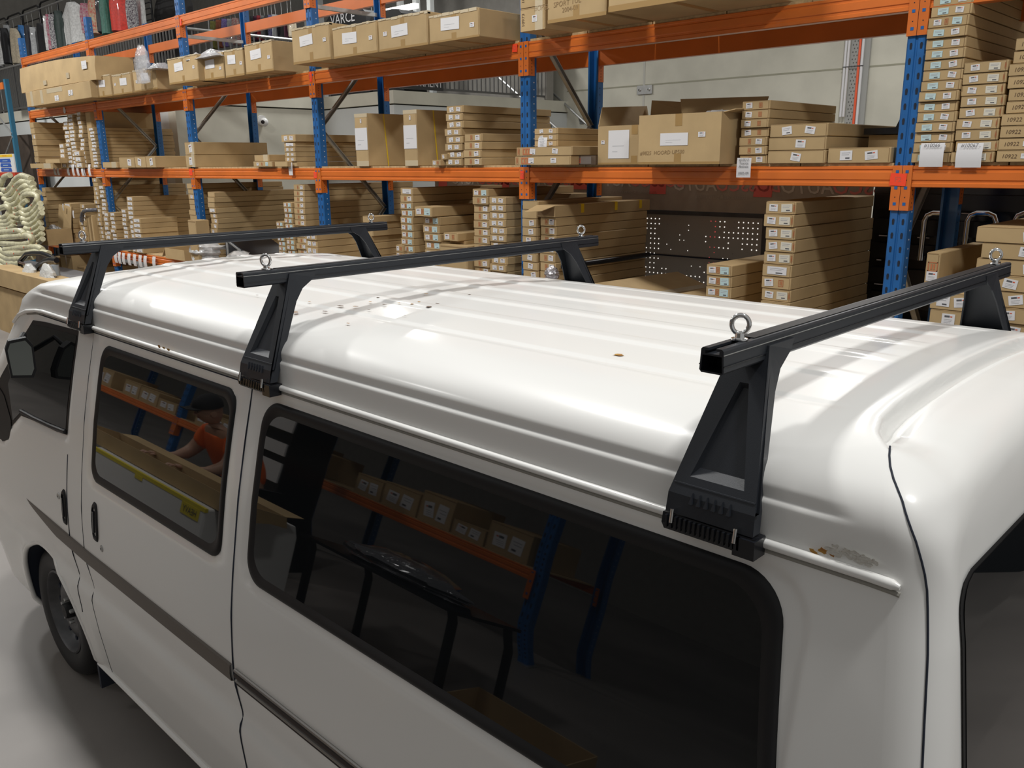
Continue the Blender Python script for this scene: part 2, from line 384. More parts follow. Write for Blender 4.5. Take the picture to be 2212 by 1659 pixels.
# ---------------------------------------------------------------- cartons
def label_mesh(w, h, M, kind):
    b = MB(); b.box(-w/2, w/2, -.0012, 0, -h/2, h/2, M)
    e = -.0018
    if kind == 'bar':
        b.box(-w*.30, w*.10, e, -.0012, h*.16, h*.34, INK); b.box(w*.14, w*.30, e, -.0012, h*.18, h*.30, REDINK)
        for k in range(3): b.box(-w*.32, w*(.30-.05*k), e, -.0012, -h*(.02+.14*k)-h*.04, -h*(.02+.14*k), mat('faint_ink', (.42, .42, .44), .7))
    elif kind == 'lines':
        for k in range(2): b.box(-w*.36, w*(.34-.1*k), e, -.0012, h*(.30-.2*k)-h*.06, h*(.30-.2*k), mat('faint_ink', (.42, .42, .44), .7))
        b.box(-w*.05, w*.3, e, -.0012, -h*.36, -h*.22, INK)
    elif kind == 'ship':
        for k in range(2): b.box(-w*.3, w*(.25-.3*k), e, -.0012, h*(-.05-.2*k)-h*.02, h*(-.05-.2*k), mat('faint_ink', (.42, .42, .44), .7))
    elif kind == 'stamp':
        b = MB()
        t = w*.10
        for (x0, x1, z0, z1) in ((-w/2, w/2, h/2-t, h/2), (-w/2, w/2, -h/2, -h/2+t), (-w/2, -w/2+t, -h/2, h/2), (w/2-t, w/2, -h/2, h/2), (-w*.22, -w*.06, -h*.3, h*.3), (w*.06, w*.22, -h*.3, h*.3)):
            b.box(x0, x1, -.0008, 0, z0, z1, mat('stamp_ink', (.50, .17, .07), .8))
    return b.mesh('label')
LB = {}
def lab(kind, w, h, M):
    k = (kind, round(w, 3), round(h, 3), M.name)
    if k not in LB: LB[k] = label_mesh(w, h, M, kind)
    return LB[k]
CMESH = {}
def carton_mesh(w, d, h, tape=None):
    k = (round(w, 3), round(d, 3), round(h, 3), tape)
    if k in CMESH: return CMESH[k]
    b = MB(); c = min(.004, h*.06)
    pr = [(-w/2+c, 0), (w/2-c, 0), (w/2, c), (w/2, h-c), (w/2-c, h), (-w/2+c, h), (-w/2, h-c), (-w/2, c)]
    b.prism(pr, .002, d-.002, CARD)
    b.prism([(x*(1-.004/w), h/2+(z-h/2)*(1-.004/h)) for x, z in pr], 0, d, CARD)
    b.box(w/2-.012, w/2-.009, -.0008, .001, h*.06, h*.94, CARD_D)      # end flap edge
    b.box(-w/2+.004, w/2-.012, -.0007, .001, h*.955, h*.975, CARD_D)
    if tape == 'v':
        b.box(-.025, .025, -.0012, .001, h*.0, h*.28, TAPE); b.box(-.025, .025, -.0012, .001, h*.74, h, TAPE)
        b.box(-.025, .025, .0, d, h-.0005, h+.0008, TAPE); b.box(-.025, .025, .0, d, -.0008, .0004, TAPE)
        b.box(-w/2, w/2, -.0011, .001, h*.0, h*.07, TAPE)
    if tape == 'c': b.box(w*.1, w*.4, -.0012, .001, 0, h, CTAPE); b.box(w*.1, w*.4, 0, d*.3, h-.0003, h+.001, CTAPE)
    me = b.mesh('carton_body'); CMESH[k] = me; return me
def carton(x, y, z, w, d, h, label, group=None, style='N', rz=0, tape=None, name='cardboard_carton', cat='box', seed=None):
    R = random.Random(seed if seed is not None else hash((round(x, 3), round(z, 3), 5)))
    o = put(name, carton_mesh(w, d, h, tape), None, (x, y, z), (0, 0, rz)); tag(o, label, cat, group)
    def add(kind, dx, lw, lh, M, dz=0, tilt=.06):
        put('label' if kind != 'stamp' else 'printed_mark', lab(kind, lw, lh, M), o, (dx, -.0009, h*.5+dz), (0, R.uniform(-tilt, tilt), 0))
    a = h*.62
    lw = min(a*1.35, w*.3)
    if style == 'BW': add('lines', -w*.20, lw*1.25, a, PAPERB); add('bar', w*.22+R.uniform(-.02, .02)*w, lw*.95, a*.92, PAPER, tilt=.16)
    elif style == 'WB': add('bar', -w*.27, lw*.9, a*.9, PAPER); add('stamp', -w*.05, a*.55, a*.9, PAPER, tilt=0); add('lines', w*.21, lw*1.1, a*1.1, PAPERB)
    elif style == 'WC': add('bar', -w*.24, lw*.95, a*.9, PAPER, tilt=.14); add('lines', w*.20, lw*1.2, a*1.05, PAPERC); add('stamp', w*.44, a*.2, a*.9, PAPER, tilt=0)
    elif style == 'RW': add('stamp', -w*.12, a*.6, a*1.0, PAPER, tilt=0); add('bar', w*.22, lw, a, PAPER, tilt=.1)
    elif style == 'WR': add('bar', -w*.25, lw, a, PAPER, tilt=.1); add('stamp', w*.16, a*.7, a*.9, PAPER, tilt=0)
    elif style == 'W': add('bar', R.uniform(-.1, .2)*w, lw, a, PAPER, tilt=.2)
    elif style == 'WW': add('lines', -w*.2, lw, a, PAPER, tilt=.14); add('bar', w*.2, lw, a*.9, PAPER, tilt=.14)
    elif style == 'P': add('lines', 0, w*.66, a*1.05, PAPER, tilt=.05)
    elif style == 'M':
        text('10922', h*.5, INKBR, o, (-w*.24, -.0012, h*.48), (math.pi/2, R.uniform(-.06, .03), 0), shear=.15, name='handwriting'); add('lines', w*.1, lw*.95, a*.7, PAPER)
    return o
def stack(level, uL, uR, v, vtop, n, depth, style, desc, group=None, Y=None, zb=None, lean=0.0, tape=None, jit=.006, skip=0, top=None, yaw=0):
    """a column of equal cartons; front face between uL and uR (at picture height v) on the plane y=Y, top at vtop"""
    Y = Y or YF-.02
    z0 = (LV[level]+.0165) if zb is None else zb
    x0 = PX(uL, v, Y).x; x1 = PX(uR, v, Y).x
    zt = PX(uL, vtop, Y).z if top is None else top
    if isinstance(n, float): n = max(1, round((zt-z0)/n))
    h = (zt-z0)/n
    R = random.Random(int(uL*7+v)); w = x1-x0-.006
    xc0 = (x0+x1)/2
    for k in range(n):
        kt = n-1-k
        st = style[min(kt, len(style)-1)] if isinstance(style, (list, tuple)) else style
        word = ORD[min(kt, len(ORD)-1)] if n > 1 else ''
        if n > 2 and k == 0: word = 'bottom'
        lbl = f'{word} carton {desc}' if n > 1 else f'carton {desc}'
        zc = z0+k*h
        carton(xc0+R.uniform(-jit, jit)+lean*(zc-z0), Y+R.uniform(-.006, .012), zc, w, depth, h-.0025, lbl, group or ('cartons '+desc)[:60], st, rz=R.uniform(-.004, .004)+yaw, tape=tape if not isinstance(tape, list) else tape[kt], seed=int(uL*100+k))
# --- second level, from the right
stack(1, 1966, 2052, 350, -25, 17, 1.0, ['BW', 'BW', 'BW', 'WB', 'BW'], 'in the tall blue-labelled stack beside the right post', lean=.03, jit=.004)
stack(1, 2054, 2149, 350, 137, 9, 1.0, 'WC', 'of the cream-labelled stack second from right', lean=.03, jit=.008)
stack(1, 2152, 2262, 350, 86, 10, 1.0, 'M', 'in the stack hand-marked 10922', lean=.02, jit=.008)
def note(u, v, w, h, lines, label, Y=None, size=None, curl=.012):
    p = PX(u, v, Y or YF-.03); e = empty('paper_note', (p.x, p.y, p.z), label, 'note')
    b = MB(); n = 6
    vs = []; fs = []
    for i in range(n+1):
        t = i/n; yy = -curl*math.sin(t*math.pi)*.6-curl*t*.3
        vs += [(-w/2, yy, -h*t), (w/2, yy, -h*t)]
    k = len(vs); vs += [(x, y+.0012, z) for x, y, z in vs]
    for i in range(n):
        a = 2*i; fs += [(a, a+1, a+3, a+2), (k+a, k+a+2, k+a+3, k+a+1)]
    fs += [(0, k, k+1, 1), (2*n, 2*n+1, k+2*n+1, k+2*n)]
    for i in range(n): fs += [(2*i, 2*i+2, k+2*i+2, k+2*i), (2*i+1, k+2*i+1, k+2*i+3, 2*i+3)]
    b.add(vs, fs, PAPER); b.build('sheet', e, smooth=True)
    for k, s in enumerate(lines):
        if s: text(s, size or h*.16, INK, e, (0, -curl-.003, -h*(.10+k*.17)), shear=.15, name='handwriting')
    return e
note(2016, 309, .118, .120, ['#10066'], 'white paper marked #10066 hanging on the tall blue-labelled stack', size=.026)
note(2097, 309, .122, .120, ['#10067'], 'white paper marked #10067 hanging on the cream-labelled stack', size=.026)
note(1608, 341, .095, .115, ['#10513', 'Toyota', 'Avensis', '', '2002-09'], 'white card with five handwritten lines under the seven-high stack', Y=YF-.06, size=.021, curl=.004)
note(1173, 297, .085, .115, ['#10432', 'Toyota', 'Sedan'], 'curled cream note hanging over the short stack by the middle post', Y=YF-.12, size=.015)
# wide cartons
stack(1, 1657, 1783, 357, 269, 3, 1.05, ['WW', 'W', 'W'], 'in the wide stack left of the right post', jit=.004)
for k, (dz) in enumerate((0,)):
    p0 = PX(1786, 357, YF-.01); p1 = PX(1923, 357, YF-.01)
    carton((p0.x+p1.x)/2, YF-.01, LV[1]+.0165, p1.x-p0.x-.004, .9, .083, 'low flat carton with two labels beside the wide stack', None, 'WW')
stack(1, 1594, 1655, 359, 219, 7, .9, ['WR', 'WR', 'WR', 'WR', 'RW', 'RW', 'RW'], 'in the seven-high narrow stack right of the big marked carton', jit=.004)
b = MB(); b.prism([(0, 0), (.5, 0), (.5, .13), (.22, .13), (.18, .035), (0, .035)], 0, .4, BLACKG)
p = PX(1925, 268, YF+.75); tag(b.build('black_case', loc=(p.x, YF+.35, LV[1]+.0165+.16)), 'black plastic case lying on cartons behind the right post', 'case')
b = MB(); b.box(0, .45, 0, .4, 0, .155, CARD); tag(b.build('cardboard_carton', loc=(p.x+.02, YF+.38, LV[1]+.0165)), 'carton under the black plastic case', 'box')
# open carton with raised flap and the big hand-marked carton
p0 = PX(1291, 360, YF-.02); p1 = PX(1380, 360, YF-.02); pt = PX(1295, 273, YF-.02)
def open_carton(x0, x1, y0, d, z0, h, label, flaps, tape=True, wall=.006):
    e = empty('cardboard_carton', ((x0+x1)/2, y0, z0), label, 'box'); w = x1-x0
    b = MB()
    b.box(-w/2, w/2, 0, wall, 0, h, CARD); b.box(-w/2, w/2, d-wall, d, 0, h, CARD); b.box(-w/2, -w/2+wall, wall, d-wall, 0, h, CARD); b.box(w/2-wall, w/2, wall, d-wall, 0, h, CARD)
    b.box(-w/2+wall, w/2-wall, wall, d-wall, 0, wall, CARD_IN)
    if tape:
        b.box(-.025, .025, -.001, .001, 0, h*.22, TAPE); b.box(-.025, .025, -.001, .001, h*.76, h, TAPE); b.box(-w/2, w/2, -.0008, .001, 0, h*.05, TAPE)
    b.build('box_body', e)
    for poly in flaps:
        b = MB(); c = sum((Vector(q) for q in poly), Vector())/len(poly)
        nrm = (Vector(poly[1])-Vector(poly[0])).cross(Vector(poly[2])-Vector(poly[0])).normalized()*.005
        n = len(poly); vs = [Vector(q) for q in poly]+[Vector(q)+nrm for q in poly]
        b.add(vs, [tuple(range(n)), tuple(range(2*n-1, n-1, -1))]+[(i, (i+1) % n, (i+1) % n+n, i+n) for i in range(n)], CARD)
        b.build('flap', e)
    return e
w1 = .50; hh = pt.z-LV[1]-.0165
oc = open_carton(p0.x, p0.x+.62, YF-.02, .62, LV[1]+.0165, hh, 'open carton with tall raised flap and square white shipping label',
    [[(-.31, .61, hh), (.31, .61, hh), (.40, .72, hh+.13), (-.36, .70, hh+.20)], [(-.31, .0, hh), (-.31, .61, hh), (-.38, .66, hh+.16), (-.36, .10, hh+.13)]])
put('label', lab('ship', .175, .185, PAPER), oc, (-.13, -.0016, hh*.52)); put('label', lab('bar', .03, .024, PAPER), oc, (-.265, -.0016, hh*.58))
q0 = PX(1378, 368, YF-.16); q1 = PX(1553, 370, YF-.16); qt = PX(1380, 250, YF-.16); wq = q1.x-q0.x; hq = qt.z-LV[1]-.0165
bc = open_carton(q0.x, q1.x, YF-.16, .5, LV[1]+.0165, hq, 'big open carton with wide white label and pencil writing',
    [[(-wq/2, .495, hq), (wq/2, .495, hq), (wq/2-.02, .60, hq+.11), (-wq/2-.1, .62, hq+.13)], [(wq/2, .02, hq), (wq/2, .49, hq), (wq/2+.05, .47, hq+.04), (wq/2+.06, .05, hq+.015)]])
put('label', lab('ship', .205, .075, PAPER), bc, (-.03, -.0016, hq*.50)); put('label', lab('bar', .05, .03, PAPER), bc, (.17, -.0016, hq*.58))
text('#9825  HOORD UP500', .034, mat('pencil', (.28, .18, .08), .7), bc, (-.12, -.0016, hq*.235), (math.pi/2, -.02, 0), shear=.15, name='handwriting')
b = MB(); 
random.seed(3)
def crumple(w, d, h, n, M, seed=0):
    R = random.Random(seed); b = MB(); vs = []; fs = []
    for i in range(n+1):
        for j in range(n+1):
            u, v = i/n, j/n; e = min(u, 1-u, v, 1-v)*4; e = min(1, e)
            vs.append(((u-.5)*w+R.uniform(-.03, .03)*w, (v-.5)*d+R.uniform(-.03, .03)*d, h*e*R.uniform(.35, 1)))
    for i in range(n):
        for j in range(n):
            a = i*(n+1)+j; fs += [(a, a+1, a+n+2), (a, a+n+2, a+n+1)]
    k = len(vs); m = [(i, j) for i, j in ()]
    b.add(vs, fs, M)
    # closed underside
    o = len(b.v); b.v += [(x, y, -.004) for x, y, z in vs]; b.f += [tuple(q+o for q in f[::-1]) for f in fs]; b.m += [b.mi(M)]*len(fs)
    for i in range(n):
        for a, c in ((i, i+1), (n*(n+1)+i, n*(n+1)+i+1)): b.f.append((a, c, c+o, a+o)); b.m.append(0)
        for a, c in ((i*(n+1), (i+1)*(n+1)), (i*(n+1)+n, (i+1)*(n+1)+n)): b.f.append((a, c, c+o, a+o)); b.m.append(0)
    return b
tag(crumple(.24, .2, .06, 8, PLAST, 4).build('plastic_wrap', loc=(q0.x+wq*.72, YF+.06, LV[1]+.0165+hq-.03)), 'clump of clear plastic wrap sticking out of the big open carton', 'plastic wrap')
# cartons by the middle post
FY = YF-.13
a0 = PX(1113, 360, FY); a1 = PX(1233, 360, FY)
for k in range(2):
    o = carton((a0.x+a1.x)/2+(.015 if k else 0), FY, LV[1]+.0165+k*.065, a1.x-a0.x, .75, .0625, ['lower long carton with red fragile tape, at the foot of the middle post', 'upper long carton with printed symbols, at the foot of the middle post'][k], None, 'WW')
    for j, dx in enumerate((-.46, -.30)):
        put('printed_mark', lab('stamp', .02 if j == 0 else .09, .045, PAPER), o, (dx*(a1.x-a0.x), -.001, .031))
# fragile tape: a carton seen side-on behind, its tape reads upside down
g0 = PX(1200, 360, YF-.03); g1 = PX(1291, 360, YF-.03)
e = empty('cardboard_carton', (g0.x, YF-.04, LV[1]+.0165), 'dark carton sealed with upside-down red FRAGILE tape, left of the open carton', 'box')
b = MB(); b.box(.07, g1.x-g0.x-.01, .0, .5, 0, .062, mat('dark_cardboard', (.10, .065, .04), .7)); b.build('box_body', e)
b = MB(); b.box(.07, g1.x-g0.x-.05, -.0015, 0, .006, .056, mat('grey_tape', (.20, .17, .15), .25)); b.build('tape', e)
text('FRAGILE', .05, REDINK, e, (.155, -.003, .031), (math.pi/2, math.pi, 0), bold=.001)
for k, (vt) in enumerate((325, 312, 298)):
    c0 = PX(1157, 325, YF-.07); c1 = PX(1203, 325, YF-.07)
    carton((c0.x+c1.x)/2, YF-.07, LV[1]+.0165+.13+k*.043, c1.x-c0.x+.02, .8, .041, f"{['lowest', 'middle', 'top'][k]} of three thin cartons on the fragile cartons by the middle post", None, 'WW')
# --- stack and tall cartons left of the middle post
stack(1, 964, 1001, 359, 229, 8, 1.05, 'WW', 'in the left column of the white-labelled pile left of the middle post', jit=.012)
stack(1, 1003, 1042, 359, 289, 4, 1.05, 'RW', 'in the right column of the white-labelled pile left of the middle post', jit=.008)
c = PX(945, 360, YF-.05); carton(c.x, YF-.06, LV[1]+.0165, .105, .5, .046, 'small carton standing out at the foot of the white-labelled pile', None, 'WR')
c = PX(962, 345, YF-.03); carton(c.x-.01, YF-.035, LV[1]+.0165+.048, .07, .5, .046, 'small carton lying on the one at the foot of the pile', None, 'W')
for (uL, uR, vb, vt, lbl, su) in ((771, 798, 359, 246, 'left of two tall upright cartons with a yellow strap', .02), (875, 904, 358, 238, 'right of two tall upright cartons with a yellow strap', .0)):
    x0 = PX(uL, vb, YF-.02).x; x1 = PX(uR, vb, YF-.02).x; zt = PX(uL, vt, YF-.02).z
    e = empty('tall_carton', ((x0+x1)/2, YF-.02, LV[1]+.0165), lbl, 'box', 'tall strapped cartons'); w = x1-x0; h = zt-LV[1]-.0165
    put('box_body', carton_mesh(w, .62, h, None), e)
    b = MB(); b.box(-w/2, w/2, -.0015, 0, h*.93, h, CTAPE); b.box(-w/2+.005, w/2-.005, -.0015, 0, .0, h*.1, CTAPE); b.build('tape', e)
    put('label', lab('ship', w*.95, h*.42, PAPER), e, (-.004, -.0018, h*.52)); put('label', lab('bar', .02, .035, PAPER), e, (0, -.0018, h*.86))
    b = MB(); T = Matrix.Translation((w/2, .22, 0))@Matrix.Rotation(.08, 4, 'X'); b.box(-.0005, .002, -.006, .006, 0, h, mat('yellow_strap', (.72, .50, .03), .4), T); b.build('strap', e)
# --- third bay from left / behind fourth post
stack(1, 617, 641, 360, 307, 5, 1.0, ['P', 'WW', 'WW', 'WW', 'N'], 'in the low long pile behind the fourth post', jit=.004)
c = PX(618, 300, YF-.02); carton(c.x+.06, YF-.03, PX(618, 307, YF-.02).z+.001, .26, 1.0, .07, 'long carton on top of the low long pile behind the fourth post', None, 'WW')
c = PX(572, 361, YF-.03); carton(c.x, YF-.05, LV[1]+.0165, .38, .4, .055, 'flat open tray carton right of the two long grey-brown cartons', None, 'WB')
c = PX(566, 350, YF-.03); carton(c.x-.05, YF+.0, LV[1]+.0165+.057, .30, .4, .065, 'flat carton lying on the tray carton', None, 'N', tape='c')
c = PX(617, 352, YF-.03); carton(c.x-.02, YF-.07, LV[1]+.0165, .24, .3, .05, 'small flat carton behind the hanging white tag, fourth post', None, 'N')
stack(1, 403, 424, 360, 307, 2, .95, 'W', 'of two big long cartons right of the third post', jit=.01, tape='c')
note(627, 351, .07, .125, ['', '#9', 'uxx'], 'white tag hanging on the beam left of the fourth post', size=.02, curl=.004)
# --- second bay
stack(1, 202, 214, 361, 275, 12, 1.12, 'P', 'in the tall white-ended stack right of the second post', jit=.012)
for k, (uL, uR, vt) in enumerate(((259, 293, 338), (293, 317, 336), (317, 338, 335))):
    x0 = PX(uL, 362, YF-.10).x; x1 = PX(uR, 362, YF-.10).x; carton((x0+x1)/2, YF-.10, LV[1]+.0165, x1-x0-.01, .6, PX(uL, vt, YF-.1).z-LV[1]-.03, f"{['left', 'middle', 'right'][k]} of three small crumpled cartons before the third post", None, 'W')
c = PX(235, 360, YF-.08); carton(c.x-.05, YF-.04, LV[1]+.0165, .5, .12, .075, 'low carton lying across the foot of the white-ended stack', None, 'N', tape='c')
# --- first bay
stack(1, 76, 85, 352, 263, 8, .85, ['N', 'N', 'W', 'N'], 'of the long brown stack in the leftmost bay', jit=.012)
stack(1, 146, 157, 350, 262, 11, .6, 'P', 'in the first label column of the leftmost bay', jit=.012, zb=None)
stack(1, 157, 170, 352, 246, 14, .75, 'P', 'in the second label column of the leftmost bay', jit=.01)
stack(1, 178, 188, 354, 240, 13, .8, 'P', 'in the third label column of the leftmost bay', jit=.01)
stack(1, 132, 143, 354, 310, 5, .4, 'P', 'in the short label column of the leftmost bay', jit=.01, Y=YF-.06)
stack(1, 162, 177, 356, 325, 3, .4, 'P', 'of the low pile among the label columns', jit=.01, Y=YF-.07)
c = PX(95, 358, YF-.16); carton(c.x-.05, YF-.18, LV[1]+.0165, 1.0, .12, .07, 'plank-shaped carton sticking out at the end of the leftmost bay', None, 'N', tape='c')
c = PX(92, 368, YF-.1); carton(c.x+.7, YF-.17, LV[1]+.0165+.072, .6, .11, .06, 'plank-shaped carton on top of the one sticking out', None, 'N')
for k, u in enumerate((118, 125, 147, 158, 168, 178, 181, 193)):
    note(u, 355, .085, .16, ['', '#'], ['first', 'second', 'third', 'fourth', 'fifth', 'sixth', 'seventh', 'eighth'][k]+' from left of the white tags on the leftmost second level beam', size=.03, curl=.02, Y=YF-.02-.012*(k % 2)-.18*0)
# big brown cartons standing behind in the second bay
stack(1, 190, 201, 300, 240, 2, 1.0, 'N', 'of the two big plain ones behind the second post', Y=YF+.01, jit=.001)
# --- third level: big cartons hanging over the beam
def big(uL, vL, uR, vR, vt, depth, label, lab_=True, marks=None, style='v'):
    z0 = LV[2]+.0165
    a = hit(uL, vL, 2, z0); c = hit(uR, vR, 2, z0); y = min(max((a.y+c.y)/2, 4.38), 4.80)
    x0 = PX(uL, vL, y).x; x1 = PX(uR, vR, y).x; zt = PX(uL, vt, y).z; h = zt-z0; w = x1-x0-.008
    e = empty('cardboard_carton', ((x0+x1)/2, y, z0), label, 'box')
    R = random.Random(int(uL)); T = .006
    put('box_body', carton_mesh(w, depth, h, 'v'), e)
    if lab_:
        put('label', lab('ship', min(.20, w*.42), .085, PAPER), e, (R.uniform(-.15, .1)*w, -.002, h*R.uniform(.55, .68)), (0, R.uniform(-.05, .05), 0))
        put('label', lab('bar', .045, .03, PAPER), e, (R.choice((-.36, .36))*w, -.002, h*R.uniform(.4, .6)))
        b = MB(); xs = -w/2
        while xs < w/2-.03:
            ww = R.uniform(.03, .09); b.box(xs, min(xs+ww, w/2), -.003, .03, h-.004-R.uniform(0, .012), h+R.uniform(.002, .008), CTAPE); xs += ww+.005
        b.build('tape', e)
    return e, w, h
big(634, 139, 716, 129, 64, .75, 'tall big carton left end of the group of four on the third level')
big(721, 127, 817, 113, 62, .75, 'second of the group of four big cartons on the third level')
big(819, 113, 926, 95, 44, .75, 'third of the group of four big cartons on the third level')
big(928, 94, 1037, 79, 36, .75, 'rightmost of the group of four big cartons on the third level')
big(366, 182, 431, 175, 128, .8, 'big carton over the third post with crumpled foil on its edge')
big(434, 175, 486, 169, 121, .8, 'big carton with tilted white label under the foil sheet')
big(488, 168, 529, 162, 110, .8, 'big carton with a folded white note on its front')
big(532, 161, 592, 152, 97, .8, 'big carton with wide side, right end of the second group')
big(207, 212, 243, 207, 166, .7, 'carton with foil over its left edge, near the second post')
big(246, 206, 287, 201, 163, .7, 'carton between the foil-edged carton and the plastic bag')
eb_, _, _ = big(291, 200, 341, 191, 153, .7, 'carton below the hanging clear plastic bag')
e, w, h = big(1182, 55, 1311, 28, -60, .95, 'huge carton with faint pencil writing right of the middle post')
text('#OPEL   SPORT TUL', .045, mat('pencil', (.28, .18, .08), .7), e, (-.16, -.002, h*.34), (math.pi/2, -.03, 0), shear=.1, name='handwriting'); text('2004-09', .04, mat('pencil', (.28, .18, .08), .7), e, (-.05, -.002, h*.22), (math.pi/2, -.03, 0), name='handwriting')
big(1313, 26, 1620, -40, -160, 1.0, 'very wide carton at the top edge of the picture', lab_=True)
for k, (vb, vt, s) in enumerate(((82, 33, '10973'), (30, -20, '10973'))):
    z = LV[2]+.0165+k*.15; y = 4.58; x0 = PX(1123, 75, y).x; x1 = PX(1179, 75, y).x
    o = carton((x0+x1)/2, y, z, x1-x0-.01, .8, .147, ['lower crumpled carton marked 10973 over the middle post', 'upper crumpled carton marked 10973 over the middle post'][k], None, 'N', tape='c')
    put('label', lab('bar', .045, .042, PAPER), o, (.02, -.002, .075)); text(s, .035, INKBR, o, (-.085, -.002, .075), (math.pi/2, -math.pi/2, 0), name='handwriting')
# long taped cartons of the leftmost bay
z0 = LV[2]+.0165
a = PX(58, 237, 4.55)
e = empty('long_carton', (PX(60, 237, 4.6).x, 4.6, z0), 'lower taped long carton at the left end of the third level', 'box')
L1_ = PX(205, 215, 4.6).x-PX(60, 237, 4.6).x
b = MB(); b.box(0, L1_-.1, 0, .5, 0, .21, CARD); b.build('box_body', e, bevel=.006)
b = MB(); b.box(.62, .72, -.002, 0, .02, .2, CTAPE); b.box(.9, 1.5, -.002, 0, .14, .2, CTAPE); b.box(.2, .3, -.002, 0, .0, .21, CTAPE); b.build('tape', e)
for dx in (1.22, 1.3, 1.75, 1.84): put('label', lab('lines', .07, .07, PAPER), e, (dx, -.0025, .06 if dx < 1.5 else .1))
e = empty('long_carton', (PX(47, 200, 4.62).x, 4.62, z0+.212), 'upper bowed long carton at the left end of the third level', 'box')
L2_ = PX(207, 160, 4.62).x-PX(47, 200, 4.62).x; n = 12; vs = []; fs = []
for i in range(n+1):
    t = i/n; dz = .03*math.sin(t*math.pi)
    for (y, z) in ((0, dz*.3), (0, .17+dz*.5), (.02, .35+dz-.06*t), (.5, .36+dz-.06*t), (.5, 0)): vs.append((t*L2_, y, z))
for i in range(n):
    for j in range(5): fs.append((i*5+j, i*5+(j+1) % 5, (i+1)*5+(j+1) % 5, (i+1)*5+j))
fs += [(0, 1, 2, 3, 4), tuple(n*5+k for k in (4, 3, 2, 1, 0))]
b = MB(); b.add(vs, fs, CARD); b.build('box_body', e, smooth=True)
b = MB(); b.box(1.0, 1.12, -.012, -.004, .05, .11, CTAPE); b.box(1.9, 2.0, -.01, -.003, .08, .15, CTAPE); b.build('tape', e)
put('label', lab('ship', .17, .10, PAPER), e, (L2_-.32, -.012, .2))
b = MB(); b.lathe([(0, -.003), (.045, -.003), (.045, 0)], PAPER, 20); p = PX(139, 236, YF-.011); o = b.build('round_sticker', loc=(p.x, YF-.011, LV[2]-.055)); tag(o, 'round white sticker on the third level beam of the leftmost bay', 'sticker')
# foil, plastic bag
p = PX(500, 108, 4.7); tag(crumple(.85, .35, .09, 12, mat('crumpled_foil', (.55, .55, .56), .25, metal=.4, bump=.9, grain=30), 2).build('foil_sheet', loc=(PX(455, 118, 4.7).x, 4.72, PX(434, 123, 4.5).z+.005)), 'crumpled silver foil sheet on top of the big cartons', 'foil')
tag(crumple(.30, .3, .07, 8, MATS['crumpled_foil'], 5).build('foil_sheet', loc=(PX(346, 146, 4.7).x, 4.72, PX(291, 153, 4.5).z+.012)), 'small crumpled foil sheet beside the plastic bag', 'foil')
def bag(name, loc, w, h, d, label, seed=0, M=None, cat='plastic bag'):
    R = random.Random(seed); b = MB(); n, m_ = 10, 14; vs = []; fs = []
    for i in range(n+1):
        t = i/n; r = math.sin(min(1, t*1.25+.12)*math.pi*.62)**.7 if t < .8 else .9
        for j in range(m_):
            a = 2*math.pi*j/m_; k = 1+R.uniform(-.16, .16)
            vs.append((w/2*r*k*math.cos(a), d/2*r*k*math.sin(a), h*(1-t)+R.uniform(-.02, .02)*h))
    for i in range(n):
        for j in range(m_): fs.append((i*m_+j, i*m_+(j+1) % m_, (i+1)*m_+(j+1) % m_, (i+1)*m_+j))
    fs += [tuple(range(m_)), tuple(n*m_+j for j in range(m_))[::-1]]
    b.add(vs, fs, M or PLAST); return tag(b.build(name, loc=loc, smooth=True, angle=math.radians(25)), label, cat)
THIN = mat('thin_clear_plastic', (.72, .72, .74), .12, coat=1, bump=.8, grain=20, alpha=.45)
yb_ = eb_.location.y-.045; p = PX(312, 180, yb_); bag('plastic_bag', (p.x, yb_, p.z), .36, .42, .1, 'clear plastic bag hanging over the cartons near the second post', 3, THIN)
# ---------------------------------------------------------------- lowest level
stack(0, 1655, 1722, 434, 434, .0745, 1.15, ['WC', 'WC', 'WC', 'WC', 'WC', 'P', 'WR', 'WC', 'WR', 'RW', 'WC', 'RW', 'WC'], 'in the tall stack left of the right post, lowest level', jit=.01)
stack(0, 1526, 1583, 569, 569, .069, 1.0, 'WB', 'in the low blue-labelled stack before the pegboard', jit=.008)
stack(0, 1127, 1162, 433, 433, .0655, 1.05, ['N', 'N', 'W'], 'in the narrow plain column under the middle post', jit=.006, Y=YF-.02)
stack(0, 1166, 1201, 468, 468, .0655, 1.15, 'RW', 'in the column under the flapped carton', jit=.005, Y=YF-.02)
# open-flap long carton with yellow tapes on that column
p0 = PX(1160, 466, YF-.03); p1 = PX(1199, 466, YF-.03); zt = PX(1160, 450, YF-.03).z
x0 = p0.x; w = p1.x-p0.x; zz = PX(1166, 468, YF-.02).z+.001
e = empty('long_carton', (x0+w/2, YF-.03, zz), 'long carton with raised end flap and yellow tapes under the middle post', 'box')
b = MB(); b.box(-w/2, w/2, 0, 1.2, 0, .085, CARD); b.box(-w/2+.008, w/2-.008, -.001, .001, .01, .07, CARD_IN); b.build('box_body', e, bevel=.003)
b = MB(); b.add([(-w/2, 0, .085), (w/2, 0, .085), (w/2-.01, -.13, .055), (-w/2+.0, -.14, .04), (-w/2, 0, .081), (w/2, 0, .081), (w/2-.01, -.13, .051), (-w/2, -.14, .036)], [(0, 1, 2, 3), (7, 6, 5, 4), (0, 4, 5, 1), (1, 5, 6, 2), (2, 6, 7, 3), (3, 7, 4, 0)], CARD); b.build('flap', e)
for y in (.30, .72, 1.05):
    b = MB(); b.box(w/2-.03, w/2+.002, y, y+.035, .02, .087, mat('yellow_tape', (.80, .55, .02), .4)); b.build('tape', e)
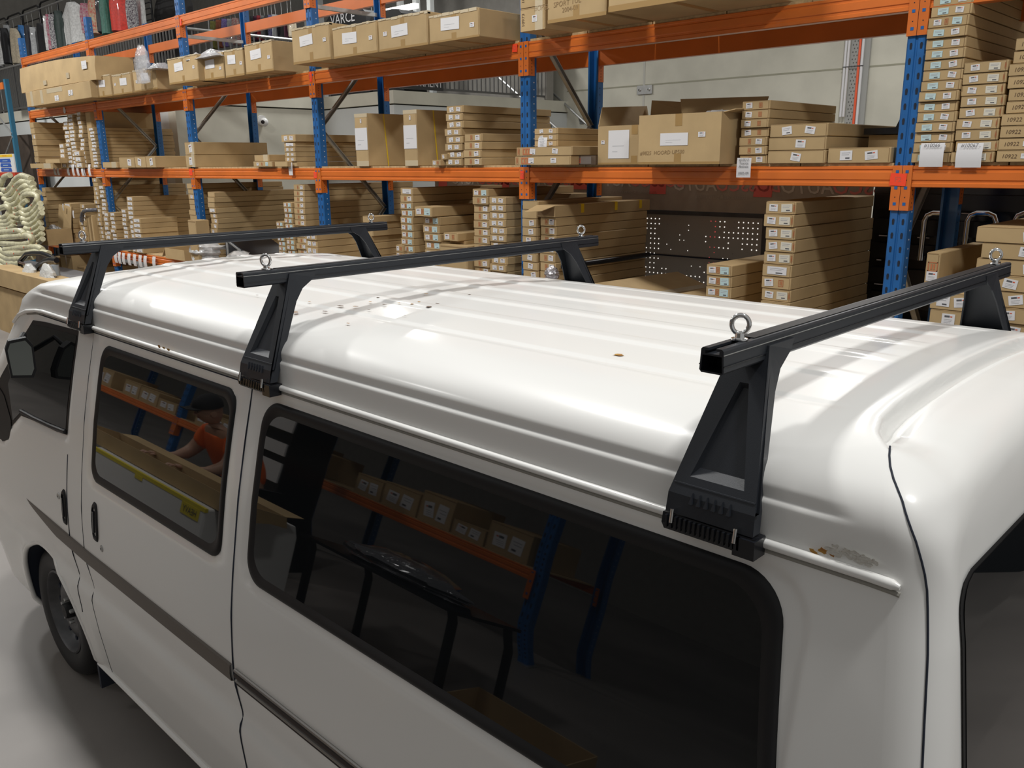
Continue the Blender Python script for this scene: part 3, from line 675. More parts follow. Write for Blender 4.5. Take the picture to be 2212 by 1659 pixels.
stack(0, 1021, 1056, 407, 407, .0605, 1.05, ['WB', 'RW', 'RW', 'RW', 'RW', 'RW'], 'in the left column of the twin stack left of the middle post', jit=.004)
stack(0, 1057, 1094, 424, 424, .0605, 1.05, 'WW', 'in the right column of the twin stack left of the middle post', jit=.004)
stack(0, 914, 951, 467, 467, .0665, 1.05, 'WB', 'of the blue-labelled stack under the third crossbar leg', jit=.006)
c0 = PX(902, 465, YF-.05); c1 = PX(936, 465, YF-.05)
carton((c0.x+c1.x)/2, YF-.07, PX(914, 467, YF-.02).z+.002, c1.x-c0.x+.02, 1.1, .082, 'crushed-corner carton lying on the blue-labelled stack, lowest level', None, 'WB')
stack(0, 862, 890, 405, 405, .0605, 1.1, ['P', 'RW', 'WB', 'WB'], 'in the tall column left of the blue-labelled stack, lowest level', jit=.005)
c0 = PX(955, 520, YF-.03); c1 = PX(986, 520, YF-.03)
z_ = PX(955, 519, YF-.03).z
carton((c0.x+c1.x)/2+.01, YF-.02, z_, c1.x-c0.x, .6, .065, 'small carton between the two label stacks left of the middle post', None, 'WR')
q0 = PX(951, 541, YF-.06); q1 = PX(1010, 541, YF-.06); zz = PX(951, 527, YF-.06).z
carton((q0.x+q1.x)/2, YF-.06, LV[0]+.0165, q1.x-q0.x, .55, zz-LV[0]-.0165, 'large carton under the small one between the label stacks', None, 'N')
b = MB(); b.box(-.1, .1, 0, .4, 0, z_-zz-.004, CARD); tag(b.build('cardboard_carton', loc=((c0.x+c1.x)/2+.02, YF+.05, zz+.002)), 'flat carton squeezed between the small and the large one', 'box')
stack(0, 855, 872, 528, 528, .0605, .4, 'WR', 'of the short column at the foot of the tall column, lowest level', jit=.004, Y=YF-.04)
stack(0, 781, 803, 466, 466, .0605, 1.0, 'N', 'of the plain stack behind the far leg of the front crossbar', jit=.02, Y=YF-.02)
stack(0, 631, 655, 398, 398, .058, 1.4, ['RW'], 'in the long stack left of the fourth post, lowest level', jit=.006)
stack(0, 612, 631, 436, 436, .053, .7, 'WB', 'in the blue-label column left of the fourth post', jit=.005)
stack(0, 597, 613, 478, 478, .053, .5, 'WB', 'in the short column left of the fourth post', jit=.005, Y=YF-.03)
stack(0, 658, 684, 502, 502, .07, .7, 'WW', 'of the side-on stack before the fourth post, lowest level', jit=.005, Y=YF-.12)
stack(0, 447, 462, 414, 414, .058, 1.3, ['N', 'N', 'N', 'P', 'W', 'W'], 'in the tall pile right of the third post, lowest level', jit=.012)
stack(0, 403, 418, 396, 396, .06, 1.2, ['N', 'N', 'W', 'N'], 'of the edge pile at the third post, lowest level', jit=.012, Y=YF-.0)
c = PX(430, 478, YF-.1); carton(c.x+.02, YF-.2, LV[0]+.0165, .20, .16, PX(430, 474, YF-.1).z-LV[0]-.02, 'upright open carton with bent flap before the third post', None, 'N')
stack(0, 272, 286, 424, 424, .062, 1.2, 'P', 'in the widest long stack of the second bay, lowest level', jit=.008)
stack(0, 285, 303, 470, 470, .062, .5, 'P', 'in the short column on the widest long stack', jit=.008, Y=YF-.03)
stack(0, 260, 271, 451, 451, .06, .6, 'P', 'in the slim column left of the widest long stack', jit=.006, Y=YF-.03)
stack(0, 213, 224, 400, 400, .06, 1.2, 'P', 'in the white-ended tall stack of the second bay, lowest level', jit=.01)
stack(0, 197, 208, 384, 384, .06, .9, ['W', 'N', 'W'], 'in the leaning narrow stack at the second post', jit=.01, Y=YF-.02)
stack(0, 222, 232, 458, 458, .06, .5, 'P', 'in the ragged left column under the second post', jit=.014, Y=YF-.04)
stack(0, 235, 246, 458, 458, .06, .5, 'P', 'in the ragged right column under the second post', jit=.014, Y=YF-.04)
stack(0, 88, 96, 405, 405, .07, .95, 'N', 'of the long stack at the left end, lowest level', jit=.012)
stack(0, 172, 182, 440, 440, .07, .4, ['W', 'N', 'P'], 'in the short column right of the plastic-wrapped tube', jit=.01, Y=YF-.04)
stack(0, 138, 152, 438, 438, .075, .4, ['P', 'N'], 'in the column with a white tag near the left end', jit=.01, Y=YF-.04)
stack(0, 170, 183, 476, 476, .07, .35, 'W', 'in the low column beside the upright narrow cartons', jit=.01, Y=YF-.09)
for k, u in enumerate((190, 196, 203)):
    c = PX(u, 500, YF-.06); zt = PX(u, 470-3*k, YF-.06).z
    carton(c.x, YF-.07, LV[0]+.0165, .062, .5, zt-LV[0]-.02, f"{['left', 'middle', 'right'][k]} of three narrow upright cartons near the left end", None, 'N')
for k, u in enumerate((250, 258, 267, 279, 291, 303, 314, 333)):
    note(u, 543+k*1.6, .095, .16, ['', '#'], ['first', 'second', 'third', 'fourth', 'fifth', 'sixth', 'seventh', 'eighth'][k]+' from left of the white tags on the lowest beam above the van roof', size=.03, curl=.02, Y=YF-.03)
note(136, 440, .04, .10, ['|'], 'white tag on the carton column near the left end', size=.03, curl=.01, Y=YF-.10)
note(158, 455, .045, .11, ['|'], 'white tag below the plastic-wrapped tube', size=.03, curl=.01, Y=YF-.105)
# open cartons with raised flaps at the left end
c = PX(112, 520, YF-.3)
open_carton(c.x-.28, c.x+.28, YF-.45, .36, 1.14, .24, 'open flapped carton holding foil wrap at the left end of the lowest level',
    [[(-.28, 0, .24), (-.28, .36, .24), (-.62, .30, .10), (-.60, -.04, .05)], [(-.28, .36, .24), (.28, .36, .24), (.24, .42, .56), (-.22, .40, .58)], [(.02, .0, .24), (.28, .0, .24), (.30, -.18, .02), (.05, -.2, .0)]], tape=False)
tag(crumple(.3, .26, .16, 8, MATS['crumpled_foil'], 9).build('foil_wrap', loc=(c.x+.1, YF-.27, 1.16+.12)), 'shiny foil wrap rising from the open flapped carton', 'foil')
b = MB()
p = PX(205, 458, YF-.1)
b.tube([(-.03, 0, -.16), (-.015, 0, -.09), (.04, 0, -.03), (.12, 0, 0), (.22, 0, .015), (.36, .1, .02)], .03, mat('wrapped_tube', (.10, .10, .12), .2, coat=1, bump=.9, grain=25), 10)
tag(b.build('wrapped_tube', loc=(PX(176, 458, YF-.1).x, YF-.1, p.z), smooth=True), 'bent dark tube in clear plastic wrap at the second post', 'tube')
# shelf clutter on the lowest level, third bay
c = PX(385, 552, YF-.05); open_carton(c.x-.25, c.x+.28, YF-.1, .5, LV[0]+.0165, .13, 'low open carton with dark parts right of the white tags', [[(-.26, 0, .13), (-.26, .5, .13), (-.36, .5, .02), (-.36, 0, .02)]], tape=False)
b = bag('plastic_bag', (PX(440, 560, YF-.1).x, YF-.02, LV[0]+.0165), .55, .36, .4, 'big cloudy plastic bag on the lowest level behind the van roof', 5)
bag('plastic_bag', (PX(508, 560, YF-.1).x, YF-.04, LV[0]+.0165), .42, .2, .3, 'small cloudy plastic bag left of the black trays', 6)
bag('plastic_bag', (PX(632, 560, YF-.1).x, YF-.1, LV[0]+.0165), .22, .2, .16, 'clear plastic bag against the label column left of the fourth post', 8)
e = empty('plastic_tray', (PX(530, 560, YF).x, YF+.0, LV[0]+.0165), 'black moulded tray under clear plastic on the lowest level', 'tray')
b = MB(); b.prism([(-.45, 0), (.75, 0), (.75, .12), (.1, .16), (-.42, .34)], 0, .5, BLACKG); b.build('tray_body', e)
b = MB(); b.prism([(-.40, .02), (-.36, .02), (-.36, .28), (.0, .15), (.0, .17), (-.40, .31)], -.01, 0, STEEL); b.build('trim_strip', e)
# large cartons standing on the ground under the lowest level, seen near the left posts
bx = PX(200, 600, YF-.0).x
for k, (xa_, ww, hh_, dd) in enumerate(((PX(128, 600, YF).x, .55, .86, 0), (PX(160, 600, YF).x, .50, .95, .02), (PX(192, 590, YF).x, .55, .80, 0))):
    e = empty('cardboard_carton', (xa_, YF-.06-dd, 0.0), f"{['left', 'middle', 'right'][k]} of the worn cartons below the lowest beam, behind the front leg", 'box')
    put('box_body', carton_mesh(ww, .7, hh_, 'v'), e)
b = MB(); b.box(0, 1.1, 0, .25, 0, .05, BOARD); tag(b.build('timber_offcut', loc=(PX(300, 575, YF).x-.1, YF+.15, .93)), 'pale board offcut under the lowest beam', 'board')
carton(PX(330, 600, YF).x+.15, YF+.1, 0, 1.1, .6, .925, 'big carton under the pale board offcut', None, 'N')
e = bag('yellow_bag', (PX(275, 575, YF).x-.1, YF+.45, .0), .5, 1.03, .3, 'yellow plastic bag under the lowest beam', 11, mat('yellow_plastic', (.65, .55, .10), .3), 'bag')
# ---------------------------------------------------------------- lying cartons, pegboard display and banner behind the fifth bay
p = PX(1330, 600, YF+.2)
for k, (u, v, dx, lbl) in enumerate(((1270, 607, 0, 'flat folded carton lying on the shelf, nearer the long pile'), (1395, 607, .0, 'flat folded carton with a tape strip before the pegboard'))):
    c = PX(u, v, YF-.03); e = empty('flat_carton', (c.x, YF-.02, LV[0]+.20+.06*(1-k)), lbl, 'box')
    b = MB(); b.box(0, .62, 0, 1.15, 0, .035, CARD, Matrix.Rotation(.30-.1*k, 4, 'Y')@Matrix.Rotation(-.02, 4, 'X')); b.build('box_body', e)
    b = MB(); b.box(.27, .33, 0.02, 1.15, .035, .037, CTAPE, Matrix.Rotation(.30-.1*k, 4, 'Y')@Matrix.Rotation(-.02, 4, 'X')); b.build('tape', e)
b = MB(); b.tube([(0, 0, 0), (0, 1.1, .0)], .022, BLACKG, 10); tag(b.build('black_tube', loc=(PX(1205, 575, YF).x+.05, YF+.0, PX(1205, 575, YF).z), smooth=True), 'dark wrapped tube lying beside the long pile', 'tube')
bag('foil_bag', (PX(1196, 592, YF-.1).x, YF-.12, PX(1196, 592, YF-.1).z-.03), .12, .09, .08, 'small crinkled silver bag by the far leg of the second crossbar', 13, mat('silver_film', (.5, .48, .5), .15, metal=.6, bump=.9, grain=30), 'bag')
PEG = mat('pegboard_grey', (.36, .36, .34), .5, metal=.2)
YP = 6.35
def peg_panel(u0, u1, v0, label):
    a = PX(u0, v0, YP); c = PX(u1, v0, YP); W = c.x-a.x; Hh = a.z-.0
    e = empty('pegboard_panel', (a.x, YP, .0), label, 'pegboard')
    b = MB(); b.box(0, W, 0, .02, 0, Hh, PEG); b.box(0, .05, -.02, 0, 0, Hh+.0, DGREY); b.box(.05, W, -.012, .03, Hh-.06, Hh+.004, DGREY); b.box(.05, W, -.006, 0, Hh*.78, Hh*.78+.012, SLOT); b.build('panel', e)
    HL = mat('peg_hole_glow', (1.0, .97, .9), .5, emit=.9); HR = mat('peg_hole_red_glow', (.8, .12, .12), .5, emit=.4); HD = mat('peg_hole_dim', (.30, .30, .29), .5)  # dots glow to stand in for daylight coming through the holes
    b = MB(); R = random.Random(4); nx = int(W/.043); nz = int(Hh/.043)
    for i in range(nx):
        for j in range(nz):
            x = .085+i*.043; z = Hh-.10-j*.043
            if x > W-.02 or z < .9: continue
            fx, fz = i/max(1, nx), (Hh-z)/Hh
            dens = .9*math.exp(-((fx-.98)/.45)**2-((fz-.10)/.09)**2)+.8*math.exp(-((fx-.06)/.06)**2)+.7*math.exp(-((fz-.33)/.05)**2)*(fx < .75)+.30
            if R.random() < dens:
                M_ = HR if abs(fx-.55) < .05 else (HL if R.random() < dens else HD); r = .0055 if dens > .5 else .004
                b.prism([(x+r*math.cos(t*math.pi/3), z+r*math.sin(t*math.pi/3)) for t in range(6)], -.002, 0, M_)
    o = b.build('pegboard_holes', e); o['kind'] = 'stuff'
    b = MB(); b.box(W-.02, W-.0, -.006, .0, Hh-.0, Hh+.35, CHROME); b.build('upright_strip', e)
peg_panel(1382, 1652, 446, 'grey pegboard panel with glowing dots standing in for daylight, behind the flat cartons')
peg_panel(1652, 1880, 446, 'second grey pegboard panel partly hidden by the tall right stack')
BAN = mat('banner_grey', (.33, .30, .25), .6, noise=.1); BRED = mat('banner_red', (.70, .14, .12), .6); BTXT = mat('banner_text_grey', (.52, .49, .43), .6); BTR = mat('banner_text_red', (.62, .20, .18), .6)
YB2 = 6.31
bx0, bx1 = PX(940, 410, YB2).x, PX(1886, 410, YB2).x; bz = PX(1500, 446, YB2).z
e = empty('shop_banner', (bx0, YB2, bz), 'translucent grey banner seen from behind with reversed red and grey lettering', 'banner')
b = MB(); b.box(0, bx1-bx0, 0, .01, -.04, .55, BAN); b.build('cloth', e)
for u0, u1, vb in ((948, 966, 404), (1083, 1100, 406), (1232, 1268, 409), (1403, 1438, 419), (1628, 1668, 426)):
    xa_, xb_ = PX(u0, 410, YB2).x-bx0, PX(u1, 410, YB2).x-bx0; zb_ = PX((u0+u1)/2, vb, YB2).z-bz
    b = MB(); b.prism([(xa_, zb_), (xb_, zb_), (xb_+.02, zb_+.3), (xa_+.03, zb_+.3)], -.004, -.001, BRED); b.build('red_block', e)
    xc = xb_+.12; sz = .15
    o = text('AUTO', sz, BTXT, e, (xc+.17, -.004, zb_+.080), (math.pi/2, 0, math.pi), bold=.002, shear=.2)
    o = text('BOSSCO', sz, BTR, e, (xc+.66, -.004, zb_+.080), (math.pi/2, 0, math.pi), bold=.002, shear=.2)
    o = text('accessories & parts centre', .045, mat('banner_small_text', (.42, .39, .33), .6), e, (xc+.42, -.004, zb_-.012), (math.pi/2, 0, math.pi))
    b = MB()
# dark display stand with nickel bars behind the right post
dx0 = PX(1886, 450, 6.2).x; zt = 2.35
e = empty('display_stand', (dx0, 6.2, 0), 'black slatted display stand with chrome bars behind the right post', 'display')
b = MB(); b.box(0, 4.2, 0, .06, 0, 2.2, BLACKG)
b.build('back_panel', e)
for k in range(7):
    b = MB(); z = 2.12-k*.17; b.box(.03, 4.1, -.05, -.001, z, z+.10, mat('black_slat', (.012, .012, .014), .3)); b.build('slat', e)
RS = random.Random(2); b = MB()
for k in range(7):
    z = 2.10-k*.17; x = .08
    while x < 2.2:
        if RS.random() < .6: b.box(x, x+RS.uniform(.03, .08), -.054, -.051, z, z+.006, PAPER if RS.random() < .8 else REDINK)
        x += .13
b.build('shelf_strips', e)
for u0, u1 in ((1997, 2068), (2090, 2152), (2192, 2262)):
    a = PX(u0, 480, 6.0); c = PX(u1, 480, 6.0); zt_ = PX((u0+u1)/2, 461, 6.0).z; zb_ = a.z; r = .05
    g = empty('chrome_bar', (a.x, 6.0, zb_), {1997: 'chrome hoop bar just right of the right blue post', 2090: 'chrome hoop bar above the top right stack', 2192: 'chrome hoop bar at the right picture edge'}[u0], 'bar', 'chrome hoops on the dark display stand')
    W = c.x-a.x; Hh = zt_-zb_
    b = MB(); b.tube([(0, 0, -.25), (0, 0, Hh-r), (r*.3, 0, Hh-r*.3), (r, 0, Hh), (W-r, 0, Hh), (W-r*.3, 0, Hh-r*.3), (W, 0, Hh-r), (W, 0, -.25)], .019, CHROME, 12); b.build('hoop', g, smooth=True)
    b = MB(); b.box(-.03, .03, 0, .17, -.25, -.22, BLACKG); b.box(W-.03, W+.03, 0, .17, -.25, -.22, BLACKG); b.build('foot', g)
# lowest level, rightmost bay
stack(0, 2118, 2300, 488, 488, .0745*1.06, .9, 'W', 'in the wide stack at the right picture edge, lowest level', jit=.02, Y=YF-.02)
stack(0, 2012, 2110, 640, 628, .0745*1.15, .8, ['WW', 'W'], 'of the low stack beneath the upright carton, right', jit=.01, Y=YF-.10)
c0 = PX(1990, 600, YF-.05); c1 = PX(2020, 600, YF-.05); zc = PX(2012, 628, YF-.10).z+.001; zt = PX(1994, 544, YF-.05).z
e = empty('upright_carton', ((c0.x+c1.x)/2+.02, YF-.06, zc), 'carton standing on its narrow side right of the right post', 'box')
put('box_body', carton_mesh(c1.x-c0.x, .75, zt-zc, None), e)
put('printed_mark', lab('stamp', .05, .05, PAPER), e, (0, -.001, (zt-zc)*.62)); put('label', lab('bar', .055, .05, PAPER), e, (0, -.0012, (zt-zc)*.36))
# dark wall and cartons behind the lowest level, left half
# ---------------------------------------------------------------- left end: second rack, wrapped tubes, ladder and bin
e = empty('rack_upright', (PX(8, 170, 5.6).x, 5.6, 0), 'teal-blue upright frame of a separate rack at the far left edge', 'rack upright')
b = MB(); b.box(-.05, .05, 0, .07, 0, PX(3, 172, 5.6).z, mat('teal_rack_paint', (.03, .16, .27), .45)); b.build('post', e)
b = MB(); T = Matrix.Translation((0, .03, 2.7)); b.tube([(0, 0, 2.9), (-.75, 0, 3.3)], .02, STEEL, 6); b.tube([(0, 0, 2.85), (-.7, 0, 2.45)], .02, STEEL, 6); b.build('brace', e)
p = PX(-8, 195, 5.58); b = MB(); b.box(-1.0, 0, 0, .05, 0, .12, ORANGE); tag(b.build('rack_beam', loc=(PX(8, 170, 5.6).x-.05, 5.58, p.z)), 'short orange beam end at the far left edge of the picture', 'rack beam')
xl = PX(8, 170, 5.6).x
slab_ = MB(); slab_.box(xl-2.5, xl-.06, 5.9, 6.1, .0, 2.9, mat('dark_brown_stock', (.06, .042, .03), .8, noise=.3, nscale=4)); tag(slab_.build('stock_pile'), 'dark brown wrapped pile behind the teal upright at the left edge', 'stock')
# cleaning product poster board with yellow head and blue pictures
a = PX(-30, 372, 4.9); c = PX(34, 372, 4.9); zt = PX(10, 333, 4.9).z
e = empty('product_poster', (a.x, 4.9, a.z), 'white poster with yellow head strip and blue product pictures, left edge', 'poster')
W = c.x-a.x; Hh = zt-a.z
b = MB(); b.box(0, W, 0, .02, 0, Hh, WPL); b.build('board', e)
b = MB(); b.box(0, W*.97, -.003, 0, Hh*.84, Hh*.98, mat('poster_yellow', (.85, .55, .03), .5)); b.build('head_strip', e)
text('WASH  &  SHINE', Hh*.10, mat('poster_orange', (.75, .20, .03), .5), e, (W*.72, -.005, Hh*.91))
PB = mat('poster_blue', (.03, .10, .42), .5)
for k in range(3):
    b = MB(); z0_ = Hh*(.04+.25*k); b.prism([(W*.56, z0_), (W*.88, z0_), (W*.9, z0_+Hh*.04), (W*.88, z0_+Hh*.21), (W*.56, z0_+Hh*.21), (W*.54, z0_+Hh*.04)], -.004, -.001, PB); b.box(W*.64, W*.8, -.006, -.004, z0_+Hh*.08, z0_+Hh*.11, PAPERB); b.build('product_picture', e)
b = MB(); b.box(-.4, W*1.03, -.03, .1, -.07, -.004, mat('red_shelf_edge', (.55, .05, .02), .5)); tag(b.build('shelf_edge', loc=(a.x, 4.9, a.z)), 'red shelf edge under the white product poster', 'shelf')
# foam wrapped bull bars: stacked cream tubes
def wrapped(pts, r, label, loc):
    b = MB(); P = [Vector(q) for q in pts]; n = len(P); out = []
    for i in range(n-1):
        p0, p1, p2, p3 = P[max(i-1, 0)], P[i], P[i+1], P[min(i+2, n-1)]
        for t in (0, .25, .5, .75):
            out.append(.5*((2*p1)+(p2-p0)*t+(2*p0-5*p1+4*p2-p3)*t*t+(3*p1-p0-3*p2+p3)*t**3))
    out.append(P[-1]); R = random.Random(int(loc[2]*1000))
    b.tube(out, r, FOAM, 10, rs=[r*R.uniform(.88, 1.1) for _ in out])
    o = b.build('foam_wrapped_bar', loc=loc, smooth=True, angle=math.radians(70)); tag(o, label, 'wrapped bar', 'foam-wrapped bars at the left edge')
    if int(loc[2]*100) % 2: 
        h_ = MB(); h_.lathe([(0, -.003), (.014, -.003), (.014, 0)], REDINK, 8); h_.build('red_sticker', o, loc=(out[len(out)//2].x, out[len(out)//2].y-r*1.08, out[len(out)//2].z))
    return o
ORDL = ['top', 'second', 'third', 'fourth', 'fifth', 'sixth', 'seventh', 'eighth', 'ninth']
def px_bar(pl, y, rpx, label):
    P = [PX(u/5.925, 360+v/5.925, y+.02*(k % 2)) for k, (u, v) in enumerate(pl)]; dist = (P[0]-Vector((0, 0, CZ))).length
    o = P[len(P)//2].copy(); return wrapped([p-o for p in P], rpx*dist/F_PX, label, o)
PILES = (('tall rear pile', 4.50, 5.2, [[(130, 110), (60, 130), (25, 200), (15, 265), (60, 305), (110, 290), (150, 240), (200, 165), (270, 118), (340, 130), (400, 155)],
    [(20, 350), (80, 370), (150, 335), (210, 250), (275, 195), (350, 195), (425, 220)], [(50, 410), (120, 430), (200, 390), (260, 300), (320, 252), (400, 255), (440, 285)],
    [(80, 470), (150, 495), (230, 450), (290, 350), (350, 312), (430, 312), (490, 335)], [(130, 535), (200, 545), (270, 500), (320, 420)], [(160, 595), (225, 608), (290, 570)], [(180, 655), (240, 668), (300, 635)], [(195, 715), (255, 728), (315, 700)]]),
  ('middle pile', 4.36, 5.2, [[(350, 430), (300, 460), (275, 520), (320, 560), (380, 545), (440, 490), (480, 420), (470, 370), (400, 350), (320, 365), (285, 420)],
    [(275, 590), (340, 622), (410, 600), (470, 540), (515, 470)], [(290, 665), (360, 682), (430, 655), (490, 595), (530, 530)], [(310, 725), (380, 742), (450, 712), (505, 650), (540, 590)],
    [(325, 790), (400, 802), (465, 775), (525, 715)], [(350, 850), (420, 862), (485, 832), (535, 785)], [(400, 905), (455, 912), (505, 890), (545, 855)], [(440, 960), (500, 962), (548, 925)]]),
  ('pile cut by the picture edge', 4.24, 5.2, [[(-20, 640), (30, 658), (90, 630), (122, 570), (100, 515), (40, 520), (-20, 540)], [(-20, 702), (60, 705), (120, 685), (155, 625)], [(-20, 748), (80, 750), (150, 728), (175, 685)], [(-20, 792), (90, 796), (160, 775), (188, 740)]]),
  ('low front pile', 4.05, 5.4, [[(-20, 842), (100, 832), (220, 822), (285, 832), (310, 870)], [(-20, 915), (100, 902), (250, 890), (340, 882), (400, 905), (415, 955), (370, 985), (280, 992), (100, 988), (-20, 978)],
    [(60, 1060), (200, 1042), (350, 1030), (480, 1032), (545, 1065)], [(-20, 1040), (60, 1095), (150, 1115), (300, 1100), (450, 1092), (630, 1110)], [(-20, 1110), (80, 1168), (180, 1182), (300, 1172), (420, 1155)],
    [(-20, 1170), (80, 1228), (180, 1242), (270, 1235)], [(-20, 1235), (80, 1290), (180, 1302), (285, 1292)], [(-20, 1295), (80, 1345), (180, 1358), (300, 1345)]]))
for nm, y, rp, bars in PILES:
    for k, pl in enumerate(bars): px_bar(pl, y-.012*k, rp, ORDL[k]+' cream foam-wrapped bar of the '+nm+', far left')
BFRAME = ((((265, 1300), (255, 1215), (340, 1120), (430, 1108), (540, 1112), (620, 1140), (720, 1190)), 'larger bent black tube frame beside the foam-wrapped bars'), (((420, 1405), (430, 1350), (500, 1260), (580, 1205), (650, 1190), (725, 1200)), 'lower bent black tube frame over white plastic at left'))
for k, (pl, lb_) in enumerate(BFRAME):
    P = [PX(u/5.925, 360+v/5.925, 3.92-.1*k) for u, v in pl]; o_ = P[2].copy(); b = MB(); b.tube([p-o_ for p in P], .034, BLACKG, 10)
    if k == 0: Q = [PX(u/5.925, 360+v/5.925, 3.80) for u, v in ((250, 1225), (330, 1250), (440, 1300))]; b.tube([p-o_ for p in Q], .018, mat('brown_rod', (.08, .05, .045), .3), 8); b.tube([P[1]-o_, Q[0]-o_], .02, BLACKG, 8)
    tag(b.build('black_bar_frame', loc=o_, smooth=True), lb_, 'frame')
zs_ = PX(40, 592, 3.9).z
b = MB(); b.box(-3.2, .40, 0, 1.0, -.04, 0, mat('grey_shelf', (.22, .22, .23), .5)); tag(b.build('grey_shelf_board', loc=(PX(60, 592, 3.9).x, 3.7, zs_-.02)), 'grey board under the foam-wrapped bars at the far left', 'board')
bag('plastic_bag', (PX(66, 594, 3.72).x, 3.72, zs_-.02), .32, .27, .16, 'white plastic bag under the black frames', 21, mat('white_film', (.62, .62, .60), .3, bump=.6, grain=20))
bag('plastic_bag', (PX(97, 598, 3.66).x, 3.70, zs_-.02), .42, .32, .16, 'crumpled white plastic bag left of the front leg', 22, MATS['white_film'])
b = MB(); b.lathe([(0, 0), (.055, 0), (.055, .3), (0, .3)], mat('grey_tube', (.32, .36, .40), .4), 16, T=Matrix.Rotation(math.pi/2, 4, 'X')); p = PX(121, 600, 3.80); tag(b.build('grey_canister', loc=(p.x, 3.80, zs_-.02), smooth=True), 'grey-blue cylinder standing left of the front leg', 'canister')
# large cartons in front of the van nose
ya = 3.55
a = PX(118, 634, ya); zt = PX(118, 606, ya).z; z2 = PX(60, 636, ya).z
b = MB(); b.box(-2.6, 0, 0, .30, 0, zt-z2-.03, CARD); o = b.build('cardboard_carton', loc=(a.x, ya, z2+.005), bevel=.004); tag(o, 'long flat carton lying on the huge carton, left of the van nose', 'box')
b = MB(); b.box(-2.6, .1, .02, .9, 0, z2-.02, CARD); b.box(-.75, -.55, .0185, .02, z2*.72, z2-.02, TAPE); b.box(-1.0, -.2, .019, .021, z2*.6-.002, z2*.6, CARD_D); o = b.build('cardboard_carton', loc=(a.x-.02, ya+.01, 0)); tag(o, 'huge plain carton standing behind the van nose', 'box')
# ---------------------------------------------------------------- garments on the mezzanine
def garment(x, y, ztop, w, h, M, label, seed, d=.16, plastic=False, cat='garment', rz=0):
    R = random.Random(seed); n, mm = 9, 10; vs = []; fs = []
    ph = R.uniform(0, 6)
    for i in range(n+1):
        t = i/n; ww = w*(.35+.65*min(1, (t*4)**.6)) if t < .25 else w*(1+.06*math.sin(t*5+ph))
        for j in range(mm+1):
            s = j/mm
            f = math.sin(s*math.pi*5+ph+t*1.5)*.020*min(1, t*3)
            vs.append(((s-.5)*ww, -d/2*math.sin(s*math.pi)+f, -h*t+.012*math.sin(s*9+ph)*(t == 1)))
    k = len(vs)
    for x_, y_, z_ in list(vs): vs.append((x_, -y_*.9+.004 if abs(y_) > .004 else .004, z_))
    for i in range(n):
        for j in range(mm):
            a = i*(mm+1)+j; q = (a, a+1, a+mm+2, a+mm+1); fs.append(q); fs.append(tuple(v+k for v in q[::-1]))
    for i in range(n):
        for j in (0, mm): a = i*(mm+1)+j; fs.append((a, a+mm+1, a+mm+1+k, a+k))
    for j in range(mm):
        for i in (0, n): a = i*(mm+1)+j; fs.append((a, a+1, a+1+k, a+k))
    e = empty('hanging_garment', (x, y, ztop), label, cat, 'clothes hanging on the mezzanine', rz)
    b = MB(); b.add(vs, fs, M); b.build('cloth', e, smooth=True, angle=math.radians(60))
    zr_ = (5.38 if y < 8.5 else 5.26)-ztop; b = MB(); b.tube([(0, 0, .0), (0, 0, zr_-.03), (.02, 0, zr_), (.0, 0, zr_+.02)], .004, STEEL, 5); b.build('hanger_hook', e)
    return e
def cloth(n, c, c2=None, sc=30, gl=.0): return mat('cloth_'+n, c, .55, col2=c2, nscale=sc, noise=.2, coat=gl)
PALE = cloth('pale_grey', (.74, .74, .73), gl=.8); BLK = cloth('black', (.012, .012, .015), gl=.4); BEI = cloth('beige', (.62, .53, .39), gl=.6); DKB = cloth('navy', (.02, .022, .035), gl=.5)
CHK = cloth('check', (.6, .6, .6), (.05, .02, .05), 45); MAG = cloth('magenta_print', (.45, .06, .14), (.5, .4, .4), 25); FLO = cloth('floral_red', (.55, .08, .05), (.55, .50, .32), 22); GRN = cloth('green', (.06, .20, .15)); REDC = cloth('bright_red', (.80, .035, .015), gl=.7); DGR = cloth('dark_green', (.03, .05, .045)); SIL = cloth('silver_grey', (.46, .47, .48), gl=.8); BLU = cloth('blue', (.03, .20, .55), gl=.6)
YG = 6.75
def G(uL, uR, vt, vb, M, label, seed, y=YG, **k):
    a = PX(uL, vb, y); c = PX(uR, vb, y); zt = PX((uL+uR)/2, vt, y).z; zb = PX((uL+uR)/2, vb, y).z
    garment((a.x+c.x)/2, y, zt, abs(c.x-a.x)*1.0, zt-zb, M, label, seed, **k)
G(-6, 8, 60, 145, SIL, 'grey garment in clear cover cut by the left picture edge', 1)
G(4, 14, 58, 140, PALE, 'pale garment in plastic next to the left picture edge', 2)
G(12, 26, 57, 137, BLK, 'black garment between the pale one and the grey one', 3)
G(21, 32, 50, 133, SIL, 'grey garment behind the beige one', 4, y=YG+.15)
G(30, 52, 58, 137, BEI, 'beige garment bag with small dark marks', 5)
G(50, 60, 52, 108, BLU, 'light blue garment behind the first blue post top', 6, y=YG+.12)
G(64, 76, 52, 125, DKB, 'dark navy garment right of the first blue post', 7)
G(76, 86, 56, 123, SIL, 'grey covered garment between two dark ones', 8)
G(84, 112, 48, 122, BLK, 'wide black garment left of the checked one', 9)
G(108, 116, 31, 110, PALE, 'white patterned garment at the check group', 10)
G(113, 122, 28, 108, MAG, 'magenta printed garment in the middle of the row', 11)
G(119, 128, 28, 106, CHK, 'black and white checked garment', 12)
G(127, 146, 20, 108, DGR, 'dark green-black coat left of the big white garment', 13)
G(143, 188, 2, 94, PALE, 'big white pleated garment in clear plastic', 14)
G(182, 200, 5, 72, MAG, 'pink flowered garment in plastic above the second post', 15)
G(199, 220, -12, 74, FLO, 'red and cream flowered dress right of the second post', 16)
